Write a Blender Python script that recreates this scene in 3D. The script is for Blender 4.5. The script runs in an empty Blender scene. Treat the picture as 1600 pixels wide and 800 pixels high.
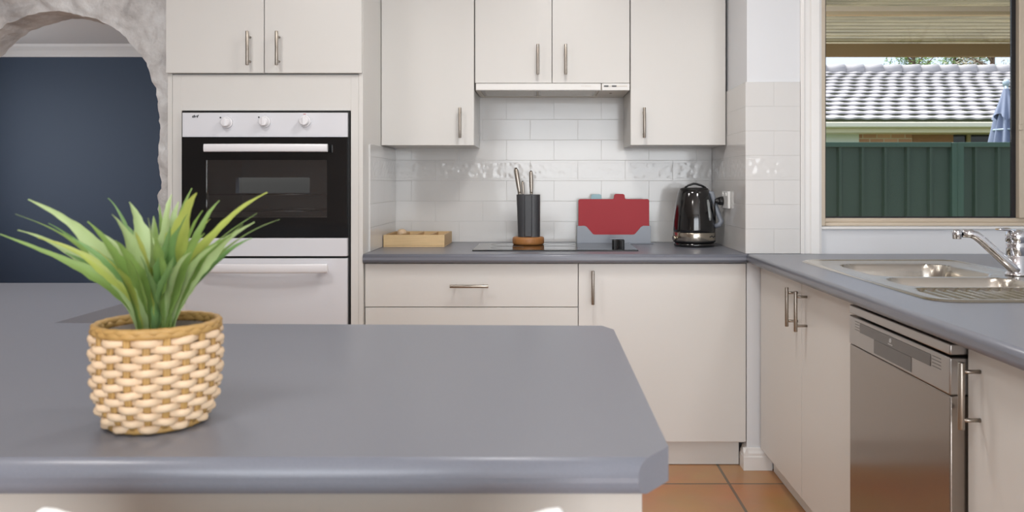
import bpy, bmesh, math, random
from mathutils import Vector, Matrix, noise
R = math.radians
SC = bpy.context.scene
COL = SC.collection
random.seed(7)

# ------------------------------------------------------------------ scale of the place
F = 1240.0; PX = 852.0; PY = 287.0; H = 1.123          # lens in pixels, axis, eye height
def X(px, d): return (px - PX) * d / F
def Z(py, d): return H - (py - PY) * d / F
ZC = 0.848                                              # worktop height
DB = 3.10                                               # front of the cooktop bench
DW = 3.75                                               # back wall of the cooktop bench

# ------------------------------------------------------------------ materials
def s2l(c):
    return tuple((v/12.92 if v <= .04045 else ((v+.055)/1.055)**2.4) for v in [x/255 for x in c])
def mat(name, rgb, rough=.5, metal=0, spec=.5, coat=0, bump=None, var=None, lin=False):
    m = bpy.data.materials.new(name); m.use_nodes = True
    nt = m.node_tree; b = nt.nodes['Principled BSDF']
    c = rgb if lin else s2l(rgb)
    b.inputs['Base Color'].default_value = (*c, 1)
    b.inputs['Roughness'].default_value = rough
    b.inputs['Metallic'].default_value = metal
    b.inputs['Specular IOR Level'].default_value = spec
    b.inputs['Coat Weight'].default_value = coat
    b.inputs['Coat Roughness'].default_value = .08
    tc = nt.nodes.new('ShaderNodeTexCoord')
    if var:                                             # (scale, amount, stretch)
        sc, amt, st = var
        mp = nt.nodes.new('ShaderNodeMapping'); mp.inputs['Scale'].default_value = st
        nz = nt.nodes.new('ShaderNodeTexNoise'); nz.inputs['Scale'].default_value = sc; nz.inputs['Detail'].default_value = 4
        hs = nt.nodes.new('ShaderNodeMix'); hs.data_type = 'RGBA'
        hs.inputs['A'].default_value = (*[v*(1-amt) for v in c], 1)
        hs.inputs['B'].default_value = (*[min(1, v*(1+amt)) for v in c], 1)
        nt.links.new(tc.outputs['Object'], mp.inputs['Vector']); nt.links.new(mp.outputs['Vector'], nz.inputs['Vector'])
        nt.links.new(nz.outputs['Fac'], hs.inputs['Factor']); nt.links.new(hs.outputs['Result'], b.inputs['Base Color'])
    if bump:                                            # (scale, strength, distance)
        nz2 = nt.nodes.new('ShaderNodeTexNoise'); nz2.inputs['Scale'].default_value = bump[0]; nz2.inputs['Detail'].default_value = 5
        bp = nt.nodes.new('ShaderNodeBump'); bp.inputs['Strength'].default_value = bump[1]; bp.inputs['Distance'].default_value = bump[2]
        nt.links.new(tc.outputs['Object'], nz2.inputs['Vector']); nt.links.new(nz2.outputs['Fac'], bp.inputs['Height'])
        nt.links.new(bp.outputs['Normal'], b.inputs['Normal'])
    return m

M = {}
M['cab'] = mat('cabinet_laminate', (220, 218, 214), .34, spec=.4)
M['cabin'] = mat('carcass_board', (226, 220, 213), .5)
M['shadowgap'] = mat('dark_gap_board', (70, 62, 56), .7)
M['worktop'] = mat('grey_laminate', (122, 125, 135), .30, spec=.5, var=(420, .08, (1, 1, 1)), bump=(500, .05, .001))
M['wall'] = mat('white_paint', (224, 226, 229), .6, bump=(90, .03, .002))
M['ceil'] = mat('ceiling_paint', (236, 236, 236), .7, var=(2, .01, (1, 1, 1)))
M['trim'] = mat('gloss_trim_paint', (233, 232, 230), .3)
M['navy'] = mat('navy_paint', (52, 68, 90), .55, bump=(60, .04, .002))
M['steel'] = mat('brushed_steel', (196, 192, 186), .3, 1, var=(90, .06, (1, 1, 25)))
M['nickel'] = mat('satin_nickel', (168, 160, 150), .32, 1, var=(60, .05, (1, 1, 1)))
M['chrome'] = mat('chrome', (225, 226, 230), .07, 1, var=(8, .02, (1, 1, 1)))
M['sink'] = mat('sink_steel', (192, 186, 176), .24, 1, var=(70, .05, (1, 14, 1)))
M['dwsteel'] = mat('dishwasher_steel', (176, 172, 169), .3, 1, var=(60, .04, (1, 1, 20)))
M['dwdoor'] = mat('dishwasher_door_steel', (158, 150, 143), .16, 1, var=(40, .04, (1, 1, 20)))
M['dwdark'] = mat('dishwasher_grey_panel', (112, 109, 107), .3, .6)
M['ovenwhite'] = mat('oven_white_enamel', (226, 227, 232), .22, coat=.3)
M['ovenhandle'] = mat('oven_handle_white', (236, 235, 238), .25)
M['black'] = mat('gloss_black', (20, 20, 21), .08, spec=.5)
M['satinblack'] = mat('satin_black', (26, 26, 27), .4)
M['gasket'] = mat('black_gasket', (24, 21, 24), .6)
M['enamel'] = mat('oven_cavity_enamel', (150, 150, 152), .35, bump=(200, .1, .001))
M['hobglass'] = mat('hob_black_glass', (16, 16, 17), .05, spec=.6)
M['hood'] = mat('hood_white', (234, 233, 230), .3)
M['hoodgrey'] = mat('hood_underside', (214, 208, 197), .45)
M['filter'] = mat('hood_filter_mesh', (176, 172, 166), .35, .7, bump=(400, .4, .002))
M['wood'] = mat('pale_bamboo', (214, 184, 138), .5, var=(14, .16, (1, 10, 14)))
M['woodside'] = mat('bamboo_end_grain', (200, 166, 120), .55, var=(20, .16, (2, 2, 14)))
M['cork'] = mat('turned_brown_wood', (170, 116, 66), .45, var=(16, .18, (14, 14, 2)))
M['charcoal'] = mat('charcoal_plastic', (62, 63, 66), .42, var=(70, .14, (1, 1, 1)))
M['red'] = mat('red_plastic_board', (166, 14, 32), .5, bump=(300, .08, .001))
M['teal'] = mat('pale_blue_plastic', (150, 186, 196), .4)
M['greenb'] = mat('green_plastic', (120, 160, 110), .4)
M['tray'] = mat('grey_plastic_stand', (138, 144, 154), .32)
M['kettle'] = mat('kettle_black', (15, 15, 16), .08, coat=.6)
M['kettlesteel'] = mat('kettle_steel_band', (190, 182, 168), .18, 1)
M['gauge'] = mat('kettle_gauge', (132, 136, 136), .12)
M['plastic'] = mat('white_plastic', (240, 240, 238), .3)
M['chair'] = mat('white_chair_plastic', (242, 244, 243), .35)
M['rattan'] = mat('rattan_pale', (228, 200, 166), .5, var=(30, .2, (1, 1, 1)))
M['rattan2'] = mat('rattan_ochre', (188, 150, 90), .55, var=(30, .2, (1, 1, 1)))
M['liner'] = mat('grey_liner', (128, 118, 110), .75, bump=(120, .4, .003))
M['tan'] = mat('bronze_aluminium', (208, 194, 174), .38, .15)
M['fence'] = mat('green_steel_sheet', (60, 80, 69), .4, var=(3, .10, (1, 1, 1)))
M['fencetop'] = mat('green_steel_rail', (66, 94, 82), .38)
M['gutter'] = mat('cream_gutter', (242, 236, 216), .4)
M['soffit'] = mat('beige_fascia', (226, 214, 184), .5)
M['render'] = mat('white_render', (232, 234, 236), .6)
M['purlin'] = mat('cream_purlin', (248, 240, 224), .5)
M['beam'] = mat('olive_beam', (158, 138, 100), .5)
M['umb'] = mat('faded_blue_canvas', (150, 160, 184), .8, bump=(300, .2, .002))
M['umbpole'] = mat('pale_pole', (196, 214, 226), .4)
M['bark'] = mat('bark', (120, 100, 84), .9)
M['concrete'] = mat('pale_concrete', (222, 216, 204), .8, var=(3, .08, (1, 1, 1)))
M['lawn'] = mat('lawn', (96, 110, 66), .9, var=(6, .3, (1, 1, 1)))
M['panel'] = mat('shade_tinted_panel', (192, 186, 178), .45)  # darker than the cabinet white: the panel's shade is put into its colour
M['letter'] = mat('dark_lettering', (40, 40, 44), .5)
M['lettergrey'] = mat('grey_lettering', (196, 196, 196), .4)
M['redmark'] = mat('red_marking', (190, 70, 74), .5)
M['leafA'] = mat('leaf_light', (178, 200, 142), .42, var=(28, .2, (1, 1, .4)))
M['leafB'] = mat('leaf_mid', (138, 168, 92), .42, var=(28, .22, (1, 1, .4)))
M['leafC'] = mat('leaf_deep', (122, 160, 98), .45, var=(28, .2, (1, 1, .4)))
M['leafD'] = mat('leaf_yellow', (176, 188, 96), .42, var=(28, .2, (1, 1, .4)))
for k in 'ABCD':
    b = M['leaf'+k].node_tree.nodes['Principled BSDF']
    nt_ = M['leaf'+k].node_tree; tl = nt_.nodes.new('ShaderNodeBsdfTranslucent'); mx_ = nt_.nodes.new('ShaderNodeMixShader'); mx_.inputs[0].default_value = .3
    src = b.inputs['Base Color'].links[0].from_socket; nt_.links.new(src, tl.inputs[0])
    nt_.links.new(b.outputs[0], mx_.inputs[1]); nt_.links.new(tl.outputs[0], mx_.inputs[2]); nt_.links.new(mx_.outputs[0], nt_.nodes['Material Output'].inputs[0])
M['treeleaf'] = mat('tree_leaf_green', (112, 142, 74), .6, var=(3, .35, (1, 1, 1)))
M['treeleaf2'] = mat('tree_leaf_dry', (168, 160, 138), .6, var=(3, .3, (1, 1, 1)))

def tile_mat(axis):
    """white glossy wall tiles, running bond, one row with pressed flower relief. axis: the horizontal one"""
    m = bpy.data.materials.new('white_wall_tile_'+axis); m.use_nodes = True
    nt = m.node_tree; N = nt.nodes; L = nt.links; b = N['Principled BSDF']
    b.inputs['Roughness'].default_value = .12; b.inputs['Specular IOR Level'].default_value = .55
    g = N.new('ShaderNodeNewGeometry'); sp = N.new('ShaderNodeSeparateXYZ'); L.new(g.outputs['Position'], sp.inputs[0])
    sub = N.new('ShaderNodeMath'); sub.operation = 'SUBTRACT'; sub.inputs[1].default_value = ZC; L.new(sp.outputs['Z'], sub.inputs[0])
    off = N.new('ShaderNodeMath'); off.operation = 'ADD'; off.inputs[1].default_value = {'X': 2.087, 'Y': .0, 'W': .111}[axis]
    L.new(sp.outputs['Y' if axis == 'Y' else 'X'], off.inputs[0])
    cb = N.new('ShaderNodeCombineXYZ'); L.new(off.outputs[0], cb.inputs[0]); L.new(sub.outputs[0], cb.inputs[1])
    br = N.new('ShaderNodeTexBrick'); br.offset = .5; br.inputs['Scale'].default_value = 1
    br.inputs['Brick Width'].default_value = .224; br.inputs['Row Height'].default_value = .0963
    br.inputs['Mortar Size'].default_value = .0014; br.inputs['Mortar Smooth'].default_value = .6
    c1 = s2l((216, 215, 213))
    br.inputs['Color1'].default_value = (*c1, 1); br.inputs['Color2'].default_value = (*[v*.985 for v in c1], 1)
    br.inputs['Mortar'].default_value = (*[v*.93 for v in c1], 1)
    L.new(cb.outputs[0], br.inputs['Vector']); L.new(br.outputs['Color'], b.inputs['Base Color'])
    # relief of the decorated row
    lo = N.new('ShaderNodeMath'); lo.operation = 'GREATER_THAN'; lo.inputs[1].default_value = .0963*3+.012; L.new(sub.outputs[0], lo.inputs[0])
    hi = N.new('ShaderNodeMath'); hi.operation = 'LESS_THAN'; hi.inputs[1].default_value = .0963*4-.012; L.new(sub.outputs[0], hi.inputs[0])
    band = N.new('ShaderNodeMath'); band.operation = 'MULTIPLY'; L.new(lo.outputs[0], band.inputs[0]); L.new(hi.outputs[0], band.inputs[1])
    vo = N.new('ShaderNodeTexVoronoi'); vo.feature = 'SMOOTH_F1'; vo.inputs['Scale'].default_value = 44; L.new(cb.outputs[0], vo.inputs['Vector'])
    vm = N.new('ShaderNodeMath'); vm.operation = 'MULTIPLY'; L.new(vo.outputs['Distance'], vm.inputs[0]); L.new(band.outputs[0], vm.inputs[1])
    nz = N.new('ShaderNodeTexNoise'); nz.inputs['Scale'].default_value = 9; L.new(cb.outputs[0], nz.inputs['Vector'])
    nm = N.new('ShaderNodeMath'); nm.operation = 'MULTIPLY'; nm.inputs[1].default_value = .35; L.new(nz.outputs['Fac'], nm.inputs[0])
    inv = N.new('ShaderNodeMath'); inv.operation = 'SUBTRACT'; inv.inputs[0].default_value = 1; L.new(br.outputs['Fac'], inv.inputs[1])
    a1 = N.new('ShaderNodeMath'); a1.operation = 'ADD'; L.new(inv.outputs[0], a1.inputs[0]); L.new(nm.outputs[0], a1.inputs[1])
    a2 = N.new('ShaderNodeMath'); a2.operation = 'ADD'; L.new(a1.outputs[0], a2.inputs[0]); vs_ = N.new('ShaderNodeMath'); vs_.operation = 'MULTIPLY'; vs_.inputs[1].default_value = 1.4; L.new(vm.outputs[0], vs_.inputs[0]); L.new(vs_.outputs[0], a2.inputs[1])
    bp = N.new('ShaderNodeBump'); bp.inputs['Strength'].default_value = .45; bp.inputs['Distance'].default_value = .0025
    L.new(a2.outputs[0], bp.inputs['Height']); L.new(bp.outputs['Normal'], b.inputs['Normal'])
    return m
for a in 'XYW': M['tile'+a] = tile_mat(a)

def floor_mat():
    m = bpy.data.materials.new('terracotta_floor_tile'); m.use_nodes = True
    nt = m.node_tree; N = nt.nodes; L = nt.links; b = N['Principled BSDF']
    b.inputs['Roughness'].default_value = .32
    g = N.new('ShaderNodeNewGeometry'); mp = N.new('ShaderNodeMapping'); mp.inputs['Location'].default_value = (-.688+.42*30, -2.97+.42*30, 0)
    L.new(g.outputs['Position'], mp.inputs['Vector'])
    br = N.new('ShaderNodeTexBrick'); br.offset = 0; br.inputs['Scale'].default_value = 1
    br.inputs['Brick Width'].default_value = .42; br.inputs['Row Height'].default_value = .42
    br.inputs['Mortar Size'].default_value = .0055; br.inputs['Mortar Smooth'].default_value = .1
    br.inputs['Color1'].default_value = (*s2l((176, 128, 88)), 1); br.inputs['Color2'].default_value = (*s2l((188, 142, 98)), 1)
    br.inputs['Mortar'].default_value = (*s2l((112, 98, 80)), 1)
    L.new(mp.outputs[0], br.inputs['Vector'])
    nz = N.new('ShaderNodeTexNoise'); nz.inputs['Scale'].default_value = 3.5; nz.inputs['Detail'].default_value = 6; L.new(g.outputs['Position'], nz.inputs['Vector'])
    mx = N.new('ShaderNodeMix'); mx.data_type = 'RGBA'; mx.blend_type = 'OVERLAY'; mx.inputs['Factor'].default_value = .35
    L.new(br.outputs['Color'], mx.inputs['A']); L.new(nz.outputs['Color'], mx.inputs['B'])
    L.new(mx.outputs['Result'], b.inputs['Base Color'])
    inv = N.new('ShaderNodeMath'); inv.operation = 'SUBTRACT'; inv.inputs[0].default_value = 1; L.new(br.outputs['Fac'], inv.inputs[1])
    bp = N.new('ShaderNodeBump'); bp.inputs['Strength'].default_value = .5; bp.inputs['Distance'].default_value = .003
    L.new(inv.outputs[0], bp.inputs['Height']); L.new(bp.outputs['Normal'], b.inputs['Normal'])
    return m
M['floor'] = floor_mat()

def stone_mat():
    m = bpy.data.materials.new('whitewashed_stone'); m.use_nodes = True
    nt = m.node_tree; N = nt.nodes; L = nt.links; b = N['Principled BSDF']
    b.inputs['Roughness'].default_value = .8
    g = N.new('ShaderNodeNewGeometry')
    n1 = N.new('ShaderNodeTexNoise'); n1.inputs['Scale'].default_value = 7; n1.inputs['Detail'].default_value = 7; n1.inputs['Roughness'].default_value = .62
    L.new(g.outputs['Position'], n1.inputs['Vector'])
    cr = N.new('ShaderNodeValToRGB'); e = cr.color_ramp.elements
    e[0].position = .32; e[0].color = (*s2l((190, 187, 186)), 1); e[1].position = .62; e[1].color = (*s2l((232, 231, 230)), 1)
    x = e.new(.48); x.color = (*s2l((215, 212, 210)), 1)
    L.new(n1.outputs['Fac'], cr.inputs[0]); L.new(cr.outputs[0], b.inputs['Base Color'])
    n2 = N.new('ShaderNodeTexNoise'); n2.inputs['Scale'].default_value = 38; n2.inputs['Detail'].default_value = 6; L.new(g.outputs['Position'], n2.inputs['Vector'])
    bp = N.new('ShaderNodeBump'); bp.inputs['Strength'].default_value = .5; bp.inputs['Distance'].default_value = .012
    L.new(n2.outputs['Fac'], bp.inputs['Height']); L.new(bp.outputs['Normal'], b.inputs['Normal'])
    return m
M['stone'] = stone_mat()

def brick_mat():
    m = bpy.data.materials.new('red_brickwork'); m.use_nodes = True
    nt = m.node_tree; N = nt.nodes; L = nt.links; b = N['Principled BSDF']; b.inputs['Roughness'].default_value = .85
    g = N.new('ShaderNodeNewGeometry'); sp = N.new('ShaderNodeSeparateXYZ'); cb = N.new('ShaderNodeCombineXYZ')
    L.new(g.outputs['Position'], sp.inputs[0]); L.new(sp.outputs['X'], cb.inputs[0]); L.new(sp.outputs['Z'], cb.inputs[1])
    br = N.new('ShaderNodeTexBrick'); br.inputs['Scale'].default_value = 1; br.inputs['Brick Width'].default_value = .24; br.inputs['Row Height'].default_value = .086
    br.inputs['Mortar Size'].default_value = .008
    br.inputs['Color1'].default_value = (*s2l((222, 172, 146)), 1); br.inputs['Color2'].default_value = (*s2l((190, 136, 110)), 1); br.inputs['Mortar'].default_value = (*s2l((214, 196, 178)), 1)
    L.new(cb.outputs[0], br.inputs['Vector']); L.new(br.outputs['Color'], b.inputs['Base Color'])
    return m
M['brick'] = brick_mat()
M['brickdark'] = mat('brown_brickwork', (168, 122, 92), .85, var=(9, .3, (1, 1, 3)))
M['rooftile'] = mat('pale_grey_roof_tile', (188, 184, 186), .75, var=(2.2, .10, (1, 1, 1)))
M['ridge'] = mat('pale_ridge_tile', (190, 187, 188), .75, var=(3, .12, (1, 1, 1)))

def glass_mat(name, tint, gloss, rough=0.0):
    m = bpy.data.materials.new(name); m.use_nodes = True
    nt = m.node_tree; N = nt.nodes; L = nt.links; N.remove(N['Principled BSDF']); out = N['Material Output']
    t = N.new('ShaderNodeBsdfTransparent'); t.inputs[0].default_value = (*tint, 1)
    gl = N.new('ShaderNodeBsdfGlossy'); gl.inputs['Roughness'].default_value = rough
    fr = N.new('ShaderNodeFresnel'); fr.inputs['IOR'].default_value = gloss
    mx = N.new('ShaderNodeMixShader'); L.new(fr.outputs[0], mx.inputs[0]); L.new(t.outputs[0], mx.inputs[1]); L.new(gl.outputs[0], mx.inputs[2])
    L.new(mx.outputs[0], out.inputs[0])
    return m
M['glass'] = glass_mat('window_glass', (.96, .97, .96), 1.12)
M['ovenglass'] = glass_mat('smoked_oven_glass', (.62, .62, .62), 2.0)
def sheet_mat():
    m = bpy.data.materials.new('bronze_polycarbonate'); m.use_nodes = True
    nt = m.node_tree; N = nt.nodes; L = nt.links; N.remove(N['Principled BSDF']); out = N['Material Output']
    g = N.new('ShaderNodeNewGeometry'); mp = N.new('ShaderNodeMapping'); mp.inputs['Scale'].default_value = (.9, 24, 1)
    L.new(g.outputs['Position'], mp.inputs[0])
    nz = N.new('ShaderNodeTexNoise'); nz.inputs['Scale'].default_value = 2.2; nz.inputs['Detail'].default_value = 5; L.new(mp.outputs[0], nz.inputs['Vector'])
    cr = N.new('ShaderNodeValToRGB'); cr.color_ramp.elements[0].position = .35; cr.color_ramp.elements[1].position = .7
    cr.color_ramp.elements[0].color = (*s2l((60, 54, 32)), 1); cr.color_ramp.elements[1].color = (*s2l((132, 120, 88)), 1)
    L.new(nz.outputs['Fac'], cr.inputs[0])
    tr = N.new('ShaderNodeBsdfTranslucent'); L.new(cr.outputs[0], tr.inputs[0])
    tp = N.new('ShaderNodeBsdfTransparent'); tp.inputs[0].default_value = (*s2l((140, 128, 98)), 1)
    gl = N.new('ShaderNodeBsdfGlossy'); gl.inputs['Roughness'].default_value = .15
    m1 = N.new('ShaderNodeMixShader'); m1.inputs[0].default_value = .45; L.new(tr.outputs[0], m1.inputs[1]); L.new(tp.outputs[0], m1.inputs[2])
    m2 = N.new('ShaderNodeMixShader'); m2.inputs[0].default_value = .18; L.new(m1.outputs[0], m2.inputs[1]); L.new(gl.outputs[0], m2.inputs[2])
    L.new(m2.outputs[0], out.inputs[0]); return m
M['sheet'] = sheet_mat()
def lamp_mat():
    m = bpy.data.materials.new('lit_diffuser'); m.use_nodes = True
    b = m.node_tree.nodes['Principled BSDF']; b.inputs['Emission Color'].default_value = (1, .95, .88, 1); b.inputs['Emission Strength'].default_value = 3
    return m
M['lamp'] = lamp_mat()

# ------------------------------------------------------------------ mesh builder
class MB:
    def __init__(s): s.bm = bmesh.new(); s.smooth = False
    def add(s, vs, fs, mi=0, smooth=False):
        v = [s.bm.verts.new(p) for p in vs]
        out = []
        for f in fs:
            try:
                q = s.bm.faces.new([v[i] for i in f]); q.material_index = mi; q.smooth = smooth; out.append(q)
            except ValueError: pass
        return v, out
    def box(s, x0, x1, y0, y1, z0, z1, bev=0, seg=2, mi=0):
        vs = [(x, y, z) for z in (z0, z1) for y in (y0, y1) for x in (x0, x1)]
        fs = [(0, 2, 3, 1), (4, 5, 7, 6), (0, 1, 5, 4), (2, 6, 7, 3), (0, 4, 6, 2), (1, 3, 7, 5)]
        v, f = s.add(vs, fs, mi)
        if bev > 0:
            ed = list({e for q in f for e in q.edges})
            r = bmesh.ops.bevel(s.bm, geom=ed, offset=bev, segments=seg, affect='EDGES', profile=.5, clamp_overlap=True)
            for q in r['faces']: q.material_index = mi; q.smooth = True
        return s
    def slab(s, pts, z0, z1, bev=0, seg=4, only=None, mi=0):
        """outline (counter-clockwise, seen from above) pulled up from z0 to z1; rims rounded by bev"""
        n = len(pts)
        vs = [(p[0], p[1], z0) for p in pts]+[(p[0], p[1], z1) for p in pts]
        fs = [tuple(range(n-1, -1, -1)), tuple(range(n, 2*n))]+[(i, (i+1) % n, n+(i+1) % n, n+i) for i in range(n)]
        v, f = s.add(vs, fs, mi)
        if bev > 0:
            ed = []
            for i in range(n):
                if only is None or i in only:
                    for a, b in ((i, (i+1) % n), (n+i, n+(i+1) % n)):
                        e = s.bm.edges.get((v[a], v[b]))
                        if e: ed.append(e)
            r = bmesh.ops.bevel(s.bm, geom=ed, offset=bev, segments=seg, affect='EDGES', profile=.5, clamp_overlap=True)
            for q in r['faces']: q.smooth = True; q.material_index = mi
        return s
    def sweep(s, path, radii, n=12, cap=True, mi=0, flat=1.0, up=None, closed=False):
        """tube along path; radii a number or list; flat squashes it along the frame's second axis"""
        P = [Vector(p) for p in path]; k = len(P)
        if not isinstance(radii, (list, tuple)): radii = [radii]*k
        rings = []; prev = None
        for i in range(k):
            if closed: t = P[(i+1) % k]-P[i-1]
            else: t = P[min(i+1, k-1)]-P[max(i-1, 0)]
            t.normalize()
            if up is not None: a = Vector(up)
            elif prev is not None: a = prev
            else: a = Vector((0, 0, 1)) if abs(t.z) < .9 else Vector((1, 0, 0))
            u = (a-t*a.dot(t)); u.normalize(); w = t.cross(u); prev = u
            rings.append([P[i]+(u*math.cos(2*math.pi*j/n)+w*math.sin(2*math.pi*j/n)*flat)*radii[i] for j in range(n)])
        vs = [p for r in rings for p in r]; fs = []
        for i in range(k if closed else k-1):
            i2 = (i+1) % k
            for j in range(n): fs.append((i*n+j, i*n+(j+1) % n, i2*n+(j+1) % n, i2*n+j))
        v, f = s.add(vs, fs, mi, True)
        if cap and not closed:
            for idx in (range(n-1, -1, -1), range((k-1)*n, k*n)):
                try: q = s.bm.faces.new([v[i] for i in idx]); q.material_index = mi
                except ValueError: pass
        return s
    def cyl(s, a, b, r, n=20, r2=None, mi=0, bev=0):
        a = Vector(a); b = Vector(b); r2 = r if r2 is None else r2
        if bev > 0:
            d = (b-a).normalized()
            return s.sweep([a, a+d*bev*.3, a+d*bev, b-d*bev, b-d*bev*.3, b], [r-bev, r-bev*.3, r, r2, r2-bev*.3, r2-bev], n, True, mi)
        return s.sweep([a, b], [r, r2], n, True, mi)
    def lathe(s, prof, c, n=40, mi=0, sy=1.0, axis='Z'):
        vs = []; fs = []; k = len(prof)
        for r, z in prof:
            for j in range(n):
                a = 2*math.pi*j/n
                vs.append((c[0]+r*math.cos(a), c[1]+r*sy*math.sin(a), c[2]+z))
        for i in range(k-1):
            for j in range(n): fs.append((i*n+j, i*n+(j+1) % n, (i+1)*n+(j+1) % n, (i+1)*n+j))
        v, f = s.add(vs, fs, mi, True)
        for i, rev in ((0, True), (k-1, False)):
            if prof[i][0] > 1e-6:
                ids = [v[i*n+j] for j in range(n)]
                if rev: ids.reverse()
                try: q = s.bm.faces.new(ids); q.material_index = mi
                except ValueError: pass
        return s
    def grid(s, fn, nu, nv, mi=0, smooth=True):
        vs = [fn(i/nu, j/nv) for j in range(nv+1) for i in range(nu+1)]
        fs = [(j*(nu+1)+i, j*(nu+1)+i+1, (j+1)*(nu+1)+i+1, (j+1)*(nu+1)+i) for j in range(nv) for i in range(nu)]
        return s.add(vs, fs, mi, smooth)
    def prism(s, pts, axis, a0, a1, bev=0, mi=0):
        """outline in the plane across axis ('X': (y,z), 'Y': (x,z)) pulled from a0 to a1"""
        n = len(pts)
        def P(p, a): return (a, p[0], p[1]) if axis == 'X' else (p[0], a, p[1])
        vs = [P(p, a0) for p in pts]+[P(p, a1) for p in pts]
        fs = [tuple(range(n-1, -1, -1)), tuple(range(n, 2*n))]+[(i, (i+1) % n, n+(i+1) % n, n+i) for i in range(n)]
        v, f = s.add(vs, fs, mi)
        bmesh.ops.recalc_face_normals(s.bm, faces=f)
        if bev > 0:
            ed = list({e for q in f for e in q.edges})
            r = bmesh.ops.bevel(s.bm, geom=ed, offset=bev, segments=2, affect='EDGES', profile=.5, clamp_overlap=True)
            for q in r['faces']: q.smooth = True; q.material_index = mi
        return s
    def build(s, name, mats, parent=None):
        if not isinstance(mats, (list, tuple)): mats = [mats]
        s.bm.verts.ensure_lookup_table()
        if parent is not None: o0 = WL[parent]
        else:
            xs = [v.co for v in s.bm.verts]
            lo = [min(p[i] for p in xs) for i in range(3)]; hi = [max(p[i] for p in xs) for i in range(3)]
            o0 = Vector(((lo[0]+hi[0])/2, (lo[1]+hi[1])/2, lo[2]))
        for v in s.bm.verts: v.co -= o0
        me = bpy.data.meshes.new(name); s.bm.to_mesh(me); s.bm.free()
        for m in mats: me.materials.append(m)
        o = bpy.data.objects.new(name, me); COL.objects.link(o)
        if parent is not None: o.parent = parent
        else: o.location = o0
        WL[o] = o0.copy()
        return o
WL = {}
def tag(o, label, cat, group=None, kind=None):
    o['label'] = label; o['category'] = cat
    if group: o['group'] = group
    if kind: o['kind'] = kind
    return o
def thing(name, label, cat, loc, group=None):
    o = bpy.data.objects.new(name, None); o.empty_display_size = .05
    COL.objects.link(o); o.location = loc; WL[o] = Vector(loc)
    return tag(o, label, cat, group)
def struct(o, label=None, cat=None):
    o['kind'] = 'structure'
    if label: o['label'] = label
    o['category'] = cat or o.name.split('_')[0]
    return o
def text_mb(txt, size, at, face, bold=.0, shear=0.0):
    """solid lettering as a builder; face: 'Y-' looks towards the viewer, 'X-' looks to the left"""
    cu = bpy.data.curves.new('lettering', 'FONT'); cu.body = txt; cu.size = size; cu.extrude = .0003; cu.offset = bold; cu.shear = shear
    o = bpy.data.objects.new('lettering', cu); COL.objects.link(o)
    dg = bpy.context.evaluated_depsgraph_get(); me = bpy.data.meshes.new_from_object(o.evaluated_get(dg))
    COL.objects.unlink(o); bpy.data.objects.remove(o); bpy.data.curves.remove(cu)
    mb = MB(); vs = []
    for v in me.vertices:
        x, y, z = v.co
        vs.append((at[0]+x, at[1]-z, at[2]+y) if face == 'Y-' else (at[0]-z, at[1]-x, at[2]+y))
    mb.add(vs, [tuple(p.vertices) for p in me.polygons]); bpy.data.meshes.remove(me)
    return mb

def bar_handle(parent, c, axis, out, length=.128, so=.034):
    """satin bar on two posts. c: point on the door face at the middle, out: unit vector away from the door"""
    c = Vector(c); o = Vector(out); ax = Vector(axis)
    m = MB()
    m.cyl(c+o*so-ax*length/2, c+o*so+ax*length/2, .0062, 14, bev=.0012)
    for sgn in (-1, 1): m.cyl(c+ax*sgn*length*.36+o*.0004, c+ax*sgn*length*.36+o*so, .0042, 10)
    return m.build('handle', M['nickel'], parent)

# ================================================================== SETTING
XL, XR, YR, CEIL = -5.2, 2.35, -2.6, 2.34
YF = 7.0
mb = MB(); mb.box(XL-.1, XR+.1, YR-.1, YF+.1, -.06, 0); struct(mb.build('floor', M['floor']), 'terracotta tiled kitchen floor with dark grout')
mb = MB(); mb.box(XL-.1, XR+.1, YR-.1, DW+.1, CEIL, CEIL+.08); mb.box(XL-.1, -1.2, DW+.1, YF+.1, CEIL, CEIL+.08)
struct(mb.build('ceiling', M['ceil']), 'white plaster ceiling')
mb = MB(); mb.box(-1.47, .7925, DW, DW+.1, .001, CEIL-.001); struct(mb.build('wall_back', M['wall']), 'white wall behind the cooktop bench')
mb = MB(); mb.box(XL-.1, XL, YR, 4.1, .001, CEIL-.001); mb.box(XL-.1, XL, 6.3, YF, .001, CEIL-.001); mb.box(XL-.1, XL, 4.1, 6.3, .001, .8); mb.box(XL-.1, XL, 4.1, 6.3, 2.15, CEIL-.001); struct(mb.build('wall_left', M['wall']), 'white wall on the left of the house')
mb = MB(); mb.box(XR, XR+.1, YR, 3.12, .001, CEIL-.001); struct(mb.build('wall_right', M['wall']), 'white wall at the right of the kitchen')
mb = MB(); mb.box(XL, -1.2, YF, YF+.1, .001, CEIL-.001); struct(mb.build('wall_far', M['navy']), 'navy blue wall of the next room seen through the arch')
mb = MB(); mb.box(-1.3, -1.2, 3.86, YF-.001, .001, CEIL-.001); struct(mb.build('wall_passage', M['wall']), 'white side wall of the room behind the arch')
# wall behind the viewer with an opening added for fill daylight and a small window
mb = MB()
dx0, dx1, dz1 = -.6, 2.1, 2.12; wx0, wx1, wz0, wz1 = -3.42, -2.6, 1.02, 1.19
for a, b, c, d in ((XL, wx0, 0, CEIL), (wx0, wx1, 0, wz0), (wx0, wx1, wz1, CEIL), (wx1, dx0, 0, CEIL), (dx0, dx1, dz1, CEIL), (dx1, XR, 0, CEIL)):
    mb.box(a, b, YR-.1, YR, c+.001, d-.001)
struct(mb.build('wall_rear', M['wall']), 'white wall behind the viewer')

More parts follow.
